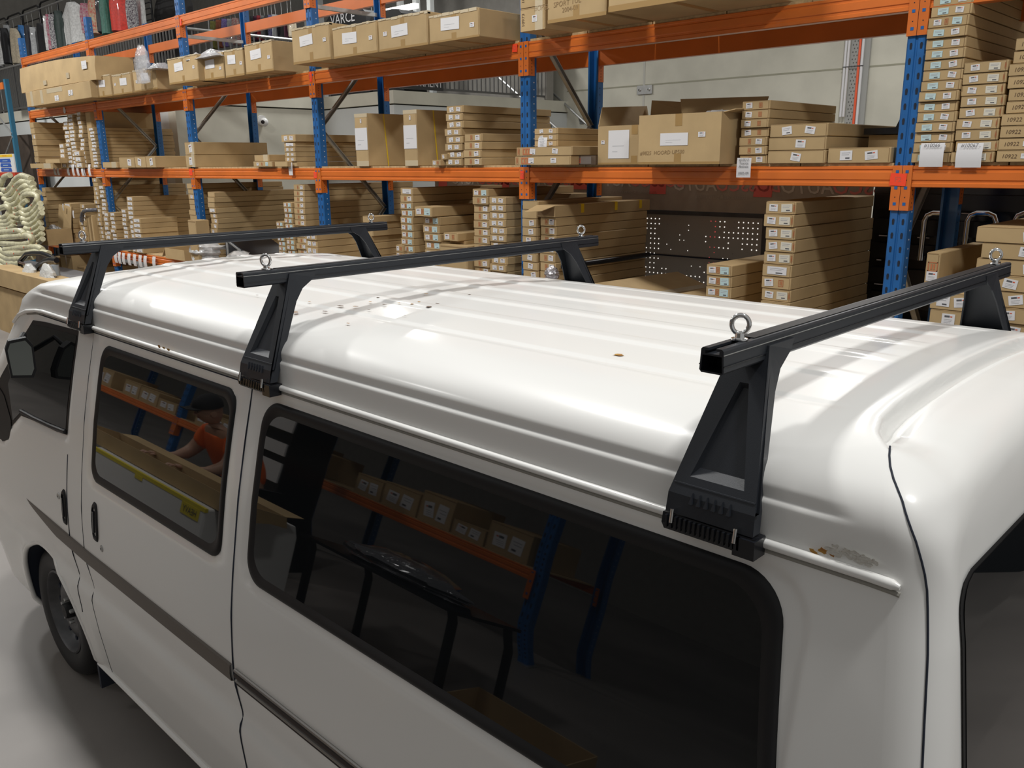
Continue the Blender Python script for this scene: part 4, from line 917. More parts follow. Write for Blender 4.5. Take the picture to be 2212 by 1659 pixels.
G(217, 232, -14, 70, BLK, 'black garment with an orange hem beside the flowered dress', 17)
G(224, 242, -14, 74, GRN, 'sea-green garment hanging beside the ladder frame', 18, rz=-.25)
G(248, 284, -18, 68, REDC, 'bright red puffy dress with one sleeve out', 19, d=.3)
G(283, 296, -14, 64, CHK, 'red and white patterned garment right of the red dress', 20)
G(296, 312, -20, 66, PALE, 'pale grey garment behind the ladder frame', 21, y=YG+.2)
G(345, 425, -40, 130, mat('dark_banner_cloth', (.035, .034, .035), .7), 'tall dark cloth banner with a small yellow emblem', 22, y=YG+1.0, cat='banner', d=.03)
for i, (u0, u1, vt, vb, M) in enumerate(((462, 472, 45, 105, cloth('olive', (.25, .24, .05))), (474, 484, 42, 102, cloth('rust', (.35, .10, .04))), (485, 498, 40, 100, cloth('purple', (.16, .09, .40), (.35, .3, .6), 50)), (499, 506, 40, 98, SIL), (506, 520, 38, 96, cloth('red_stripe', (.6, .55, .5), (.4, .05, .05), 60)),
    (548, 556, 35, 88, BLK), (556, 563, 34, 87, cloth('plum', (.10, .02, .05))), (563, 570, 33, 85, cloth('crimson', (.40, .02, .03))), (571, 578, 33, 84, cloth('grey2', (.2, .2, .2))), (579, 586, 32, 83, BLK), (587, 594, 32, 82, cloth('indigo', (.06, .06, .2), (.25, .25, .4), 50)), (595, 602, 31, 81, SIL), (602, 622, 34, 84, BLK), (622, 628, 34, 82, cloth('plum', (.1, .02, .05))), (629, 636, 36, 80, BEI))):
    G(u0, u1, vt, vb, M, ['olive', 'rust orange', 'purple printed', 'silver grey', 'red striped', 'black', 'plum', 'crimson', 'mid grey', 'small black', 'indigo', 'pale grey', 'wide black', 'slim plum', 'beige'][i]+(' garment of the rail behind the third post' if i < 5 else ' garment of the rail left of the fourth post'), 40+i, y=9.4)
BLKM = mat('black_metal', (.02, .02, .022), .4)
def frame(u0, u1, vt, vb, y, label, rungs=4):
    a = PX(u0, vb, y); c = PX(u1, vb, y); zt = PX((u0+u1)/2, vt, y).z; W = c.x-a.x; Hh = zt-a.z; e = empty('garment_rack', (a.x, y, a.z), label, 'garment rack')
    b = MB(); r = .12; lg_ = ZT-a.z; b.tube([(0, 0, lg_), (0, 0, Hh-r), (r*.3, 0, Hh-r*.3), (r, 0, Hh), (W-r, 0, Hh), (W-r*.3, 0, Hh-r*.3), (W, 0, Hh-r), (W, 0, lg_)], .02, BLKM, 8); b.build('frame', e, smooth=True)
    for k in range(rungs):
        b = MB(); z = Hh*(.2+.75*k/rungs); b.tube([(0, 0, z), (W, 0, z)], .012, BLKM, 6); b.build('rung', e)
for i, (u0, u1, vt) in enumerate(((-12, 26, 40), (27, 58, 27), (60, 97, 12), (98, 137, -6))): frame(u0, u1, vt, 130-8*i, YG+.5, ['first', 'second', 'third', 'fourth'][i]+' black hoop-topped clothes rack frame from the left', 3)
frame(232, 300, -40, 80, YG+.4, 'tall black ladder-like clothes rack beside the red dress', 7)
frame(300, 336, -40, 100, YG+.9, 'narrow ladder-like clothes rack right of the red dress', 8)
for (xa_, xb_, y_, z_, lb_) in ((-23.0, -15.0, YG, 5.38, 'steel clothes rail carrying the garments at upper left'), (-17.9, -14.2, 9.4, 5.26, 'steel clothes rail of the garments behind the third and fourth posts')):
    e = empty('clothes_rail', (xa_, y_, ZT), lb_, 'rail')
    b = MB(); b.tube([(0, 0, z_-ZT), (xb_-xa_, 0, z_-ZT)], .014, STEEL, 8); b.build('rail', e, smooth=True)
    for x_ in (0, xb_-xa_): b = MB(); b.tube([(x_, 0, 0), (x_, 0, z_-ZT)], .016, STEEL, 8); b.build('post', e, smooth=True)
# fabric racks with printed covers
for i, (u0, u1, vt, vb, tx, lbl) in enumerate(((706, 792, 25, 62, 'VARCE', 'black rounded rack cover with white lettering behind the tall cartons'), (800, 868, 22, 60, '', 'plain black rack cover right of the lettered one'))):
    y = 9.6; a = PX(u0, vb, y); c = PX(u1, vb, y); W = c.x-a.x; Hh = PX((u0+u1)/2, vt, y).z-a.z; e = empty('rack_cover', (a.x, y, a.z), lbl, 'rack cover')
    pr = [(0, ZT-a.z+.02), (W, ZT-a.z+.02), (W, Hh*.6), (W-.08, Hh*.92), (W-.25, Hh), (.25, Hh*.97), (.08, Hh*.9), (0, Hh*.6)]
    b = MB(); b.prism(pr, 0, .5, mat('black_fabric', (.012, .012, .013), .75)); b.build('cover', e)
    if tx: text(tx, .24, PAPER, e, (W*.42, -.004, Hh*.52), shear=.0)
a = PX(800, 30, 10.5); c = PX(905, 8, 10.5); b = MB(); b.box(a.x+.1, a.x+.11, 10.445, 10.455, PX(850, 22, 10.4).z, 8.6, STEEL); b.box(c.x-.11, c.x-.1, 10.445, 10.455, PX(850, 22, 10.4).z, 8.6, STEEL); b.box(a.x, c.x, 10.4, 10.5, PX(850, 22, 10.4).z-.03, PX(850, 22, 10.4).z+.05, mat('lit_tube', (1, .98, .92), .5, emit=1.2)); tag(b.build('tube_lamp'), 'glowing white tube lamp beyond the black rack covers', 'lamp')
b = MB(); p = PX(650, 30, 11.5)
for u in (668, 697, 870, 905, 935):
    q = PX(u, 40, 11.5); b = MB(); b.box(q.x-.05, q.x+.05, 11.4, 11.5, ZT, 9, WHITEW); tag(b.build('steel_column'), f"pale slim column on the mezzanine, {dict([(668, 'left of the fourth post'), (697, 'right of the fourth post'), (870, 'right of the black covers'), (905, 'above the second big carton pair'), (935, 'above the rightmost big carton')])[u]}", 'column')
# ---------------------------------------------------------------- the van
YC = 1.88
van = empty('van', (-2.6, YC, 0), 'white high-sided van with tinted side windows and three black roof bars', 'van')
OX, OY = -2.6, YC
def I(tab, z):
    return float(np.interp(z, [a for a, b in tab], [b for a, b in tab]))
HW = [(.22, .775), (.25, .806), (.30, .814), (.47, .836), (.57, .845), (.612, .847), (.630, .843), (.654, .829), (.70, .835), (.77, .846), (.844, .847), (1.0, .837), (1.126, .819), (1.354, .779), (1.52, .741), (1.651, .707), (1.69, .699), (1.72, .697), (1.765, .694)]
ROOF = [(.697, 1.72), (.694, 1.765), (.682, 1.795), (.658, 1.820), (.62, 1.841), (.56, 1.855), (.46, 1.866), (.30, 1.877), (.15, 1.883), (0, 1.885)]
XRt = [(.2, -.27), (.6, -.245), (1.2, -.252), (1.415, -.276), (1.6, -.302), (1.70, -.320), (1.76, -.331), (1.81, -.347), (1.85, -.380), (1.885, -.425)]
XFt = [(.2, -5.05), (.6, -5.12), (1.05, -5.06), (1.38, -4.86), (1.70, -4.58), (1.79, -4.40), (1.85, -4.12), (1.885, -4.0)]
RR, RF = .075, .50
WINS = [(-2.115, -.51, 1.13, 1.648, .075), (-3.27, -2.262, 1.135, 1.645, .06)]   # x0,x1,z0,z1,r
FDOOR = [(-4.03, 1.648), (-3.512, 1.662), (-3.53, 1.245), (-4.08, 1.225), (-4.22, 1.14), (-4.30, 1.06), (-4.47, 1.05), (-4.40, 1.33)]
def sdr(x, z, w):
    x0, x1, z0, z1, r = w; dx = abs(x-(x0+x1)/2)-(x1-x0)/2+r; dz = abs(z-(z0+z1)/2)-(z1-z0)/2+r
    return math.hypot(max(dx, 0), max(dz, 0))+min(max(dx, dz), 0)-r
def sst(a, b, x): t = min(1, max(0, (x-a)/(b-a))); return t*t*(3-2*t)
def polydist(x, z, P):
    inside = False; dm = 9; n = len(P)
    for i in range(n):
        (x1, z1), (x2, z2) = P[i], P[(i+1) % n]
        if (z1 > z) != (z2 > z) and x < (x2-x1)*(z-z1)/(z2-z1)+x1: inside = not inside
        t = max(0, min(1, ((x-x1)*(x2-x1)+(z-z1)*(z2-z1))/((x2-x1)**2+(z2-z1)**2))); dm = min(dm, math.hypot(x-x1-t*(x2-x1), z-z1-t*(z2-z1)))
    return -dm if inside else dm
ARCH = (-3.885, .285, .385)
def side_disp(x, z):
    """outward displacement of the side panel"""
    d = 0.0
    for w in WINS:
        s = sdr(x, z, w); d -= .007*(1-sst(.006, .022, s))
    if x < -3.45 and z > 1.0:
        s = polydist(x, z, FDOOR); d -= .006*(1-sst(.006, .02, s))
    if -4.6 < x < -.42: # crease above the gutter
        e = sst(-4.2, -4.0, x)*(1-sst(-.52, -.44, x)); d -= .0058*e*((1.786-z)/.018 if 1.768 < z < 1.786 else ((z-1.760)/.008 if 1.760 < z <= 1.768 else 0))
    if z < .8:
        r = math.hypot(x-ARCH[0], z-ARCH[1]); d += .012*math.exp(-((r-ARCH[2]-.01)/.035)**2)
    return d
GRV = [(-.515, y, 1.866) for y in np.linspace(2.30, 1.46, 8)]+[(-.508, 1.41, 1.862), (-.492, 1.36, 1.858), (-.470, 1.32, 1.852)]
SEAMP = [(-.44, 1.29), (-.41, 1.26), (-.371, 1.20)]
def roof_disp(x, y):
    d = 0.0; e = sst(-3.75, -3.55, x)*(1-sst(-.72, -.60, x))
    for yc in (1.61, 1.79, 1.97, 2.15):
        a = abs(y-yc); d += .0045*e*(1-sst(.018, .032, a))
    for yc in (1.43, 2.33):
        e2 = sst(-3.9, -3.7, x)*(1-sst(-.66, -.56, x)); d += .0035*e2*(1-sst(.004, .012, abs(y-yc)-.002))*(-1)
    # step down from the roof skin to the tailgate, with a narrow channel at its foot
    if x > -.62:
        yy = y if y < YC else 2*YC-y
        xg = float(np.interp(yy, [1.30, 1.36, 1.42, 1.50, 1.88], [-.455, -.492, -.508, -.515, -.518])); q = x-xg
        hgt = sst(1.29, 1.41, yy)
        d -= hgt*(.023*sst(-.003, .005, q)*(1-sst(.03, .15, q))+.010*math.exp(-((q-.010)/.006)**2))
        d += hgt*.0015*math.exp(-((q+.010)/.008)**2)
    return d
# profile points (near side bottom -> roof -> far side bottom)
zs = list(np.arange(.22, 1.721, .0105)); near = [(I(HW, z), z) for z in zs]
rf = [ROOF[0]]
for (h0, z0), (h1, z1) in zip(ROOF[:-1], ROOF[1:]):
    L = math.hypot(h1-h0, z1-z0); k = max(1, int(L/(.0038 if z0 < 1.80 else .0085)))
    rf += [(h0+(h1-h0)*t/k, z0+(z1-z0)*t/k) for t in range(1, k+1)]
half = near+rf[1:]
H2 = np.array(half); nn = len(near)
for it in range(26):
    A = H2.copy(); A[1:-1] = (H2[:-2]+2*H2[1:-1]+H2[2:])/4
    lo = 46 if it > 2 else 1
    H2[lo:-1] = A[lo:-1]
half = [tuple(r) for r in H2]
nh = len(half)
prof = [(YC-h, z) for h, z in half]+[(YC+h, z) for h, z in half[-2::-1]]
NP = len(prof)
NRM = []
for j in range(NP):
    a = prof[max(0, j-1)]; c = prof[min(NP-1, j+1)]; ty, tz = c[0]-a[0], c[1]-a[1]; L = math.hypot(ty, tz); NRM.append((-tz/L, ty/L) if True else 0)
if NRM[nh-1][1] < 0: NRM = [(-a, -b) for a, b in NRM]
isroof = [nn-2 <= j <= NP-nn+1 for j in range(NP)]
cols = []   # (mode, param)
fl = [0, .0012, .004, .009, .016, .026, .038, .052, .07, .09, .12, .16, .21, .28, .36, .46, .58, .72, .86, 1.0]
flF = [0, .004, .014, .03, .055, .09, .135, .19, .26, .34, .43, .53, .65, .8, 1.0]
for f in flF[::-1]: cols.append(('F', f))
NS1 = 22
for k in range(1, NS1+1): cols.append(('LF', k/(NS1+1)))
xs_abs = sorted(set([round(v, 4) for v in np.concatenate([np.arange(-3.6, -3.36, .02), np.arange(-3.351, -.78, .0300)])]+[-3.5, -3.351, -2.179, -.775]))
xs2 = [xs_abs[0]]
for x in xs_abs[1:]:
    if x-xs2[-1] < .009:
        if x in (-3.5, -3.351, -2.179, -.775): xs2[-1] = x
        continue
    xs2.append(x)
for x in xs2: cols.append(('X', x))
NS2 = 80
for k in range(1, NS2+1): cols.append(('LR', k/NS2*.999))
for f in fl: cols.append(('R', f))
def bodyP(c, j):
    mode, t = c; y, z = prof[j]; nyy, nzz = NRM[j]
    def front(f):
        z2 = 1.0+(z-1.0)*(1-f); y2 = YC+(y-YC)*(1-f); d = math.hypot(y-y2, z-z2); q = 1-d/RF
        return I(XFt, z2)+(RF*(1-math.sqrt(max(0, 1-q*q))) if d < RF else 0), y2, z2
    def rear(f):
        z2 = 1.0+(z-1.0)*(1-f); y2 = YC+(y-YC)*(1-f); d = math.hypot(y-y2, z-z2); q = 1-d/RR
        return I(XRt, z2)-(RR*(1-math.sqrt(max(0, 1-q*q))) if d < RR else 0), y2, z2
    if mode == 'F': x, y, z = front(t)
    elif mode == 'R':
        x, y, z = rear(t)
        if isroof[j] and t < .17 and z > 1.78: dd = roof_disp(x, y); z += dd
        return (x-OX, y-OY, z)
    else:
        xf = front(0)[0]; xr = rear(0)[0]
        if mode == 'LF': x = xf+(-3.62-xf)*t
        elif mode == 'X': x = t
        else: x = -.775+(xr+.775)*t
    if mode == 'F' and t > .2: return (x-OX, y-OY, z)
    if isroof[j] and z > 1.80: d = roof_disp(x, y)
    else: d = 0
    if z < 1.81: d += side_disp(x, z)*(1 if mode != 'F' else max(0, 1-t*5))
    return (x-OX, y+nyy*d-OY, z+nzz*d)
NC = len(cols)
V = [bodyP(c, j) for c in cols for j in range(NP)]
ax, az, ar = ARCH
ins = set()
for i, v in enumerate(V):
    x, y, z = v[0]+OX, v[1], v[2]
    if y < -.5 and z < .75:
        for cx_ in (ax, -1.48):
            if math.hypot(x-cx_, z-az) < ar: ins.add(i)
faces = {'body_shell': [], 'front_door': [], 'sliding_door': []}
snap = set()
for i in range(NC-1):
    x_a = cols[i]; x_b = cols[i+1]
    for j in range(NP-1):
        q = (i*NP+j, (i+1)*NP+j, (i+1)*NP+j+1, i*NP+j+1)
        k = sum(1 for a in q if a in ins)
        if k == 4: continue
        if k: snap.update(a for a in q if a in ins)
        xm = sum(V[a][0] for a in q)/4+OX; zm = sum(V[a][2] for a in q)/4
        g = 'body_shell'
        if j < nh and .262 < zm < 1.674 and x_a[0] != 'R':
            if -3.351 < xm < -2.179 and zm > .262: g = 'sliding_door'
            elif xm < -3.5 and (x_a[0] != 'F' or x_a[1] < .1) and xm > -4.62 and (zm > .33): g = 'front_door'
        faces[g].append(q)
for a in snap:
    x, y, z = V[a]; X = x+OX; cx_ = ax if abs(X-ax) < 1 else -1.48
    r = math.hypot(X-cx_, z-az); s = ar/max(r, .01); V[a] = (cx_+(X-cx_)*s-OX, y, az+(z-az)*s)
def sub_mesh(name, fs, M, parent=van):
    idx = {}; vs = []; out = []
    for f in fs:
        g = []
        for a in f:
            if a not in idx: idx[a] = len(vs); vs.append(V[a])
            g.append(idx[a])
        out.append(tuple(g))
    me = bpy.data.meshes.new(name); me.from_pydata(vs, [], out); me.materials.append(M)
    me.polygons.foreach_set('use_smooth', [True]*len(out)); me.update()
    # keep shading continuous over the panel joints by using the full shell's normals
    me.normals_split_custom_set_from_vertices([VN[a] for a in idx]); me.update()
    o = bpy.data.objects.new(name, me); COL.objects.link(o); o.parent = parent; return o
allf = [f for g in faces.values() for f in g]
tmp = bpy.data.meshes.new('t'); tmp.from_pydata(V, [], allf); tmp.update()
VN = [Vector(n.vector) for n in tmp.vertex_normals]
flip = VN[(NC//2)*NP+nh-1].z < 0
if flip:
    VN = [-n for n in VN]; faces = {g: [f[::-1] for f in fs] for g, fs in faces.items()}
bpy.data.meshes.remove(tmp)
for g in ('body_shell', 'front_door', 'sliding_door'): sub_mesh(g, faces[g], PAINT)
def Sy(x, z, off=0.0):
    """near-side surface (y in van space) with off metres outward"""
    y = YC-I(HW, z) if z < 1.765 else YC-.694
    xf = I(XFt, z)+RF
    if x < xf:
        q = min(1, (xf-x)/RF); y += RF*(1-math.sqrt(max(0, 1-q*q)))
    return y-off-OY
def surf(x, z, off=0.0): return (x-OX, Sy(x, z, off), z)
# dark inner shell so that gaps are dark
b = MB(); b.box(-3.95-OX, -.42-OX, -.66, .66, .30, 1.60, BLACKR); b.build('dark_inner_shell', van)
b = MB()
for zz in (.30,): b.box(-4.6-OX, -.35-OX, -.74, .74, .24, .30, BLACKR)
b.build('underbody', van)
# seams
def seam(name, pts, r, M=SLOT, off=.0):
    b = MB(); b.tube([surf(x, z, off+side_disp(x, z)) for x, z in pts], r, M, 6); return b.build(name, van, smooth=True)
zl = list(np.arange(.27, 1.672, .02))
seam('door_gap', [(-2.179, z) for z in zl], .0032)
seam('door_gap', [(-3.351, z) for z in zl], .0014)
seam('door_gap', [(-3.503, z) for z in np.arange(.50, 1.20, .02)], .0022)
seam('door_gap', [(x, 1.676) for x in np.arange(-3.36, -2.17, .03)], .0026)
seam('door_gap', [(x, 1.678) for x in np.arange(-4.1, -3.36, .03)], .0042)
# tailgate gap, following the shell: lower part on the corner, then over the shoulder into the roof channel
def cornerP(j, d):
    y, z = prof[j]; L = math.hypot(y-YC, z-1.0); f = d/L; z2 = 1.0+(z-1.0)*(1-f); y2 = YC+(y-YC)*(1-f); q = 1-d/RR
    return (I(XRt, z2)-RR*(1-math.sqrt(max(0, 1-q*q)))-OX+.0004, y2-OY+NRM[j][0]*.0006, z2+NRM[j][1]*.0006)
jz = [j for j in range(nh) if .35 < prof[j][1] and prof[j][0] < 1.335]
pts_ = []
for j in jz[::3]:
    y, z = prof[j]
    d = .019 if z < 1.70 else max(.0, .019*(1-sst(1.70, 1.853, z)))
    pts_.append(cornerP(j, d))
b = MB(); b.tube(pts_, .0016, SLOT, 6); b.build('tailgate_gap', van, smooth=True)
# roof gutter
gx = [(-4.32, 1.60), (-4.22, 1.645), (-4.10, 1.675), (-3.98, 1.69)]+[(x, 1.695) for x in np.arange(-3.9, -.40, .06)]+[(-.385, 1.694), (-.374, 1.693)]
b = MB(); b.tube([surf(x, z, .006) for x, z in gx], .0082, PAINT, 12, rs=[.0082]*(len(gx)-1)+[.004]); b.build('roof_gutter', van, smooth=True)
b = MB(); b.tube([surf(x, z-.013, .001) for x, z in gx[2:]], .004, mat('gutter_line_grey', (.30, .29, .26), .7), 6); b.build('gutter_under_line', van, smooth=True)  # darker grey line running just under the gutter
# windows: rubber surround and pane
def ring_pts(w, grow, n=9):
    x0, x1, z0, z1, r = w; x0 -= grow; x1 += grow; z0 -= grow; z1 += grow; r = max(.01, r+grow); P = []
    for cx_, cz_, a0 in ((x1-r, z1-r, 0), (x0+r, z1-r, 90), (x0+r, z0+r, 180), (x1-r, z0+r, 270)):
        for k in range(n+1): a = math.radians(a0+90*k/n); P.append((cx_+r*math.cos(a), cz_+r*math.sin(a)))
    out = []
    for i in range(len(P)):
        p, q = P[i], P[(i+1) % len(P)]; L = math.hypot(q[0]-p[0], q[1]-p[1]); m_ = max(1, int(L/.05))
        out += [(p[0]+(q[0]-p[0])*t/m_, p[1]+(q[1]-p[1])*t/m_) for t in range(m_)]
    return out
def shear_x(w, x, z):  # rear edge of the long window leans
    if w is WINS[0]: t = (x-w[0])/(w[1]-w[0]); return x+(-.03 if z > 1.4 else .025)*0+t*(.035*(1.39-z)/.26)
    return x
def window(w, name, label=None, wid=.034):
    base = ring_pts(w, 0); rings = []
    for s, off in ((.000, -.006), (.002, .001), (.008, .0045), (.016, .005), (.024, .0025), (wid, -.001)):
        x0, x1, z0, z1, r = w; ww = (x0+s, x1-s, z0+s, z1-s, max(.012, r-s*.6)); P = []
        cxm, czm = (x0+x1)/2, (z0+z1)/2; sx = (x1-x0-2*s)/(x1-x0); sz = (z1-z0-2*s)/(z1-z0)
        rings.append([(shear_x(w, cxm+(x-cxm)*sx, z), czm+(z-czm)*sz, off) for x, z in base])
    b = MB(); n = len(base); vs = [surf(x, z, off-.004) for R_ in rings for x, z, off in R_]; fs = []
    for k in range(len(rings)-1):
        for i in range(n): fs.append((k*n+i, k*n+(i+1) % n, (k+1)*n+(i+1) % n, (k+1)*n+i))
    b.add(vs, fs, BLACKR); wf = b.build(name, van, smooth=True, angle=math.radians(70))
    # pane: grid filling of the inner ring
    R_ = rings[-2]; b = MB(); zlo, zhi = min(p[1] for p in R_), max(p[1] for p in R_); vs = []; fs = []; m_ = 22; kx = 30
    def span(z):
        xs = []
        for i in range(n):
            (xa, za, _), (xb, zb, _) = R_[i], R_[(i+1) % n]
            if (za-z)*(zb-z) <= 0 and za != zb: xs.append(xa+(xb-xa)*(z-za)/(zb-za))
        return min(xs), max(xs)
    for i in range(m_+1):
        z = zlo+(zhi-zlo)*(.5-.5*math.cos(math.pi*i/m_)); z = min(max(z, zlo+1e-4), zhi-1e-4); xa, xb = span(z)
        for k in range(kx+1): x = xa+(xb-xa)*k/kx; vs.append(surf(x, z, -.0045))
    for i in range(m_):
        for k in range(kx): a = i*(kx+1)+k; fs.append((a, a+1, a+kx+2, a+kx+1))
    b.add(vs, fs, GLASS); b.build('window_pane', wf, smooth=True)
    return wf
window(WINS[0], 'rear_side_window'); window(WINS[1], 'sliding_door_window')
# front door glass
def poly_patch(P, off, M, name, parent, res=.03, smooth=True, fn=None):
    fn = fn or surf; b = MB(); zlo, zhi = min(p[1] for p in P), max(p[1] for p in P); n = len(P); vs = []; fs = []; m_ = max(6, int((zhi-zlo)/res)); kx = 24
    for i in range(m_+1):
        z = min(max(zlo+(zhi-zlo)*i/m_, zlo+1e-4), zhi-1e-4); xs = []
        for a in range(n):
            (xa, za), (xb, zb) = P[a], P[(a+1) % n]
            if (za-z)*(zb-z) <= 0 and za != zb: xs.append(xa+(xb-xa)*(z-za)/(zb-za))
        xa, xb = min(xs), max(xs)
        for k in range(kx+1): vs.append(fn(xa+(xb-xa)*k/kx, z, off))
    for i in range(m_):
        for k in range(kx): a = i*(kx+1)+k; fs.append((a, a+1, a+kx+2, a+kx+1))
    b.add(vs, fs, M); return b.build(name, parent, smooth=smooth)
fw = poly_patch(FDOOR, -.004, BLACKR, 'front_door_window', van, res=.01)
ing = [(-4.04, 1.628), (-3.528, 1.642), (-3.545, 1.268), (-4.07, 1.245), (-4.185, 1.18), (-4.27, 1.33)]
poly_patch(ing, -.0025, GLASS, 'window_pane', fw, res=.01)
b = MB(); b.tube([surf(x, z, .0) for x, z in ((-4.075, 1.243), (-3.9, 1.245), (-3.7, 1.252), (-3.54, 1.262))], .009, BLACKR, 8); b.build('window_weatherstrip', van, smooth=True)
poly_patch([(-4.20, 1.17), (-4.21, 1.09), (-4.32, 1.055), (-4.46, 1.06), (-4.41, 1.30), (-4.33, 1.28)], -.001, BLACKR, 'quarter_panel', van)
# body side moulding, slider rail
b = MB(); xs = list(np.linspace(-4.02, -2.19, 46)); vs = []; fs = []
for x in xs:
    t = min(1, (x+4.02)/.36); zt_, zb_ = .838+.022*max(0, (-3.3-x)/.72), .838+.022*max(0, (-3.3-x)/.72)-.060*t**.7
    for z, off in ((zt_, -.002), (zt_-.004*t, .006*t), ((zt_+zb_)/2, .009*t), (zb_+.004*t, .007*t), (zb_, -.002)): vs.append(surf(x, z, off))
for i in range(len(xs)-1):
    for k in range(4): a = i*5+k; fs.append((a, a+5, a+6, a+1))
b.add(vs, fs, mat('brown_moulding', (.115, .095, .078), .5)); b.build('side_moulding', van, smooth=True)
b = MB(); L = [(x, 0) for x in np.arange(-2.165, -.45, .08)]
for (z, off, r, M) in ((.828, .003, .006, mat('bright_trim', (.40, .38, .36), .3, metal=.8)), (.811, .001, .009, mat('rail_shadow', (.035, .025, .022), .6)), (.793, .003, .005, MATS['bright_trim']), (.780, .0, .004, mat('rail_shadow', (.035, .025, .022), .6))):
    b.tube([surf(x, z, off) for x, _ in L], r, M, 8)
b.build('slider_rail', van, smooth=True)
# handles and locks
def handle(x, z, h, w):
    e = MB(); P = [(w/2*math.copysign(abs(math.cos(a))**.6, math.cos(a)), h/2*math.copysign(abs(math.sin(a))**.6, math.sin(a))) for a in np.linspace(0, 2*math.pi, 28, endpoint=False)]
    vs = []; fs = []; n = 28
    for s, off in ((1.12, 0.000), (1.0, .006), (.86, .007), (.80, -.001), (.01, -.001)):
        vs += [surf(x+px*s, z+pz*s, off) for px, pz in P]
    for k in range(4): fs += [(k*n+i, k*n+(i+1) % n, (k+1)*n+(i+1) % n, (k+1)*n+i) for i in range(n)]
    e.add(vs, fs, BLACKR); o = e.build('door_handle', van, smooth=True)
    g = MB(); g.add([surf(x+px, z+pz, off) for px, pz in ((-w*.28, -h*.3), (-w*.05, -h*.3), (-w*.05, h*.3), (-w*.28, h*.3)) for off in (0, .008)], [(0, 2, 4, 6), (1, 7, 5, 3), (0, 1, 3, 2), (2, 3, 5, 4), (4, 5, 7, 6), (6, 7, 1, 0)], BLACKG); g.build('grip', o)
handle(-3.535, .955, .135, .042); handle(-3.215, .985, .14, .046)
for x, z in ((-3.60, .985), (-3.165, .895)):
    b = MB(); T = Matrix.Translation(Vector(surf(x, z, 0))); b.lathe([(0, -.004), (.009, -.004), (.013, -.002), (.014, .002)], STEEL, 16, T=T); b.lathe([(0, -.0045), (.004, -.0045)], SLOT, 8, T=T); b.build('door_lock', van, smooth=True)
# wheel arch lip, well, wheels
def wheel_mesh_tyre():
    b = MB(); R_ = .312
    pr = [(.195, .06), (.20, .015), (.225, .002), (.262, -.002), (.285, .006), (.300, .020), (.308, .034), (R_, .05), (R_, .07), (R_-.006, .071), (R_-.006, .079), (R_, .08), (R_, .125), (R_-.006, .126), (R_-.006, .134), (R_, .135), (.308, .165), (.295, .18), (.26, .19), (.20, .185)]
    b.lathe(pr, BLACKR, 56); return b.mesh('tyre', True, math.radians(50))
def wheel_mesh_rim():
    b = MB(); RM = mat('steel_wheel', (.10, .10, .105), .45, metal=.4, noise=.3, nscale=12)
    pr = [(.20, .055), (.198, .012), (.190, .008), (.184, .016), (.178, .05), (.165, .066), (.135, .048), (.105, .038), (.085, .040), (.06, .055), (.0, .055)]
    b.lathe(pr, RM, 48)
    for k in range(12):
        a = 2*math.pi*k/12; T = Matrix.Rotation(-a, 4, 'Y')@Matrix.Translation((.148, .05, 0)); b.lathe([(0, -.003), (.012, -.003), (.012, .003)], SLOT, 12, T=T)
    return b.mesh('wheel_rim', True, math.radians(35))
TY, RI = wheel_mesh_tyre(), wheel_mesh_rim()
hubm = MB(); hubm.lathe([(0, .012), (.03, .014), (.036, .022), (.038, .055)], BLACKR, 20)
for k in range(5):
    a = 2*math.pi*k/5+.3; hubm.lathe([(0, .022), (.008, .022), (.0095, .026), (.0095, .042)], STEEL, 6, T=Matrix.Translation((.056*math.cos(a), 0, .056*math.sin(a))))
HB = hubm.mesh('hub', True)
def wheel(x, side):
    w = put('wheel', TY, van, (x-OX, (1.075-OY) if side < 0 else -(1.075-OY), .312))
    if side > 0: w.rotation_euler = (0, 0, math.pi)
    put('wheel_rim', RI, w); put('wheel_hub', HB, w)
for x in (-3.935, -1.50): wheel(x, -1); wheel(x, 1)
for cx_ in (ax, -1.48):
    P = [(cx_+ar*math.cos(a), az+ar*math.sin(a)) for a in np.linspace(-.15, math.pi+.15, 30)]
    b = MB(); b.tube([surf(x, max(z, .225), .006) for x, z in P], .011, PAINT, 10); b.build('wheel_arch_lip', van, smooth=True)
    b = MB(); vs = [surf(x, z, 0) for x, z in P]; n = len(P); vs += [(v[0], -.52, v[2]) for v in vs]; b.add(vs, [(i, i+1, n+i+1, n+i) for i in range(n-1)]+[tuple(range(n, 2*n))], SLOT); b.build('wheel_well', van, smooth=True)
b = MB(); b.box(-3.56-OX, -3.54-OX, -.80, -.60, .10, .42, mat('mudflap_blue_black', (.02, .025, .04), .6)); b.build('mudflap', van)
b = MB(); xs = np.arange(-3.50, -.5, .1); b.tube([surf(x, .245, .004) for x in xs], .012, PAINT, 8); b.build('sill_flange', van, smooth=True)
# indicator at the front corner, partly in view
b = MB(); b.add([surf(x, z, off) for x, z in ((-4.62, .90), (-4.50, .905), (-4.50, .955), (-4.62, .96)) for off in (.001, .012)], [(0, 2, 4, 6), (1, 7, 5, 3), (0, 1, 3, 2), (2, 3, 5, 4), (4, 5, 7, 6), (6, 7, 1, 0)], mat('amber_lens', (.9, .22, .02), .15, coat=1)); b.build('indicator_lamp', van)
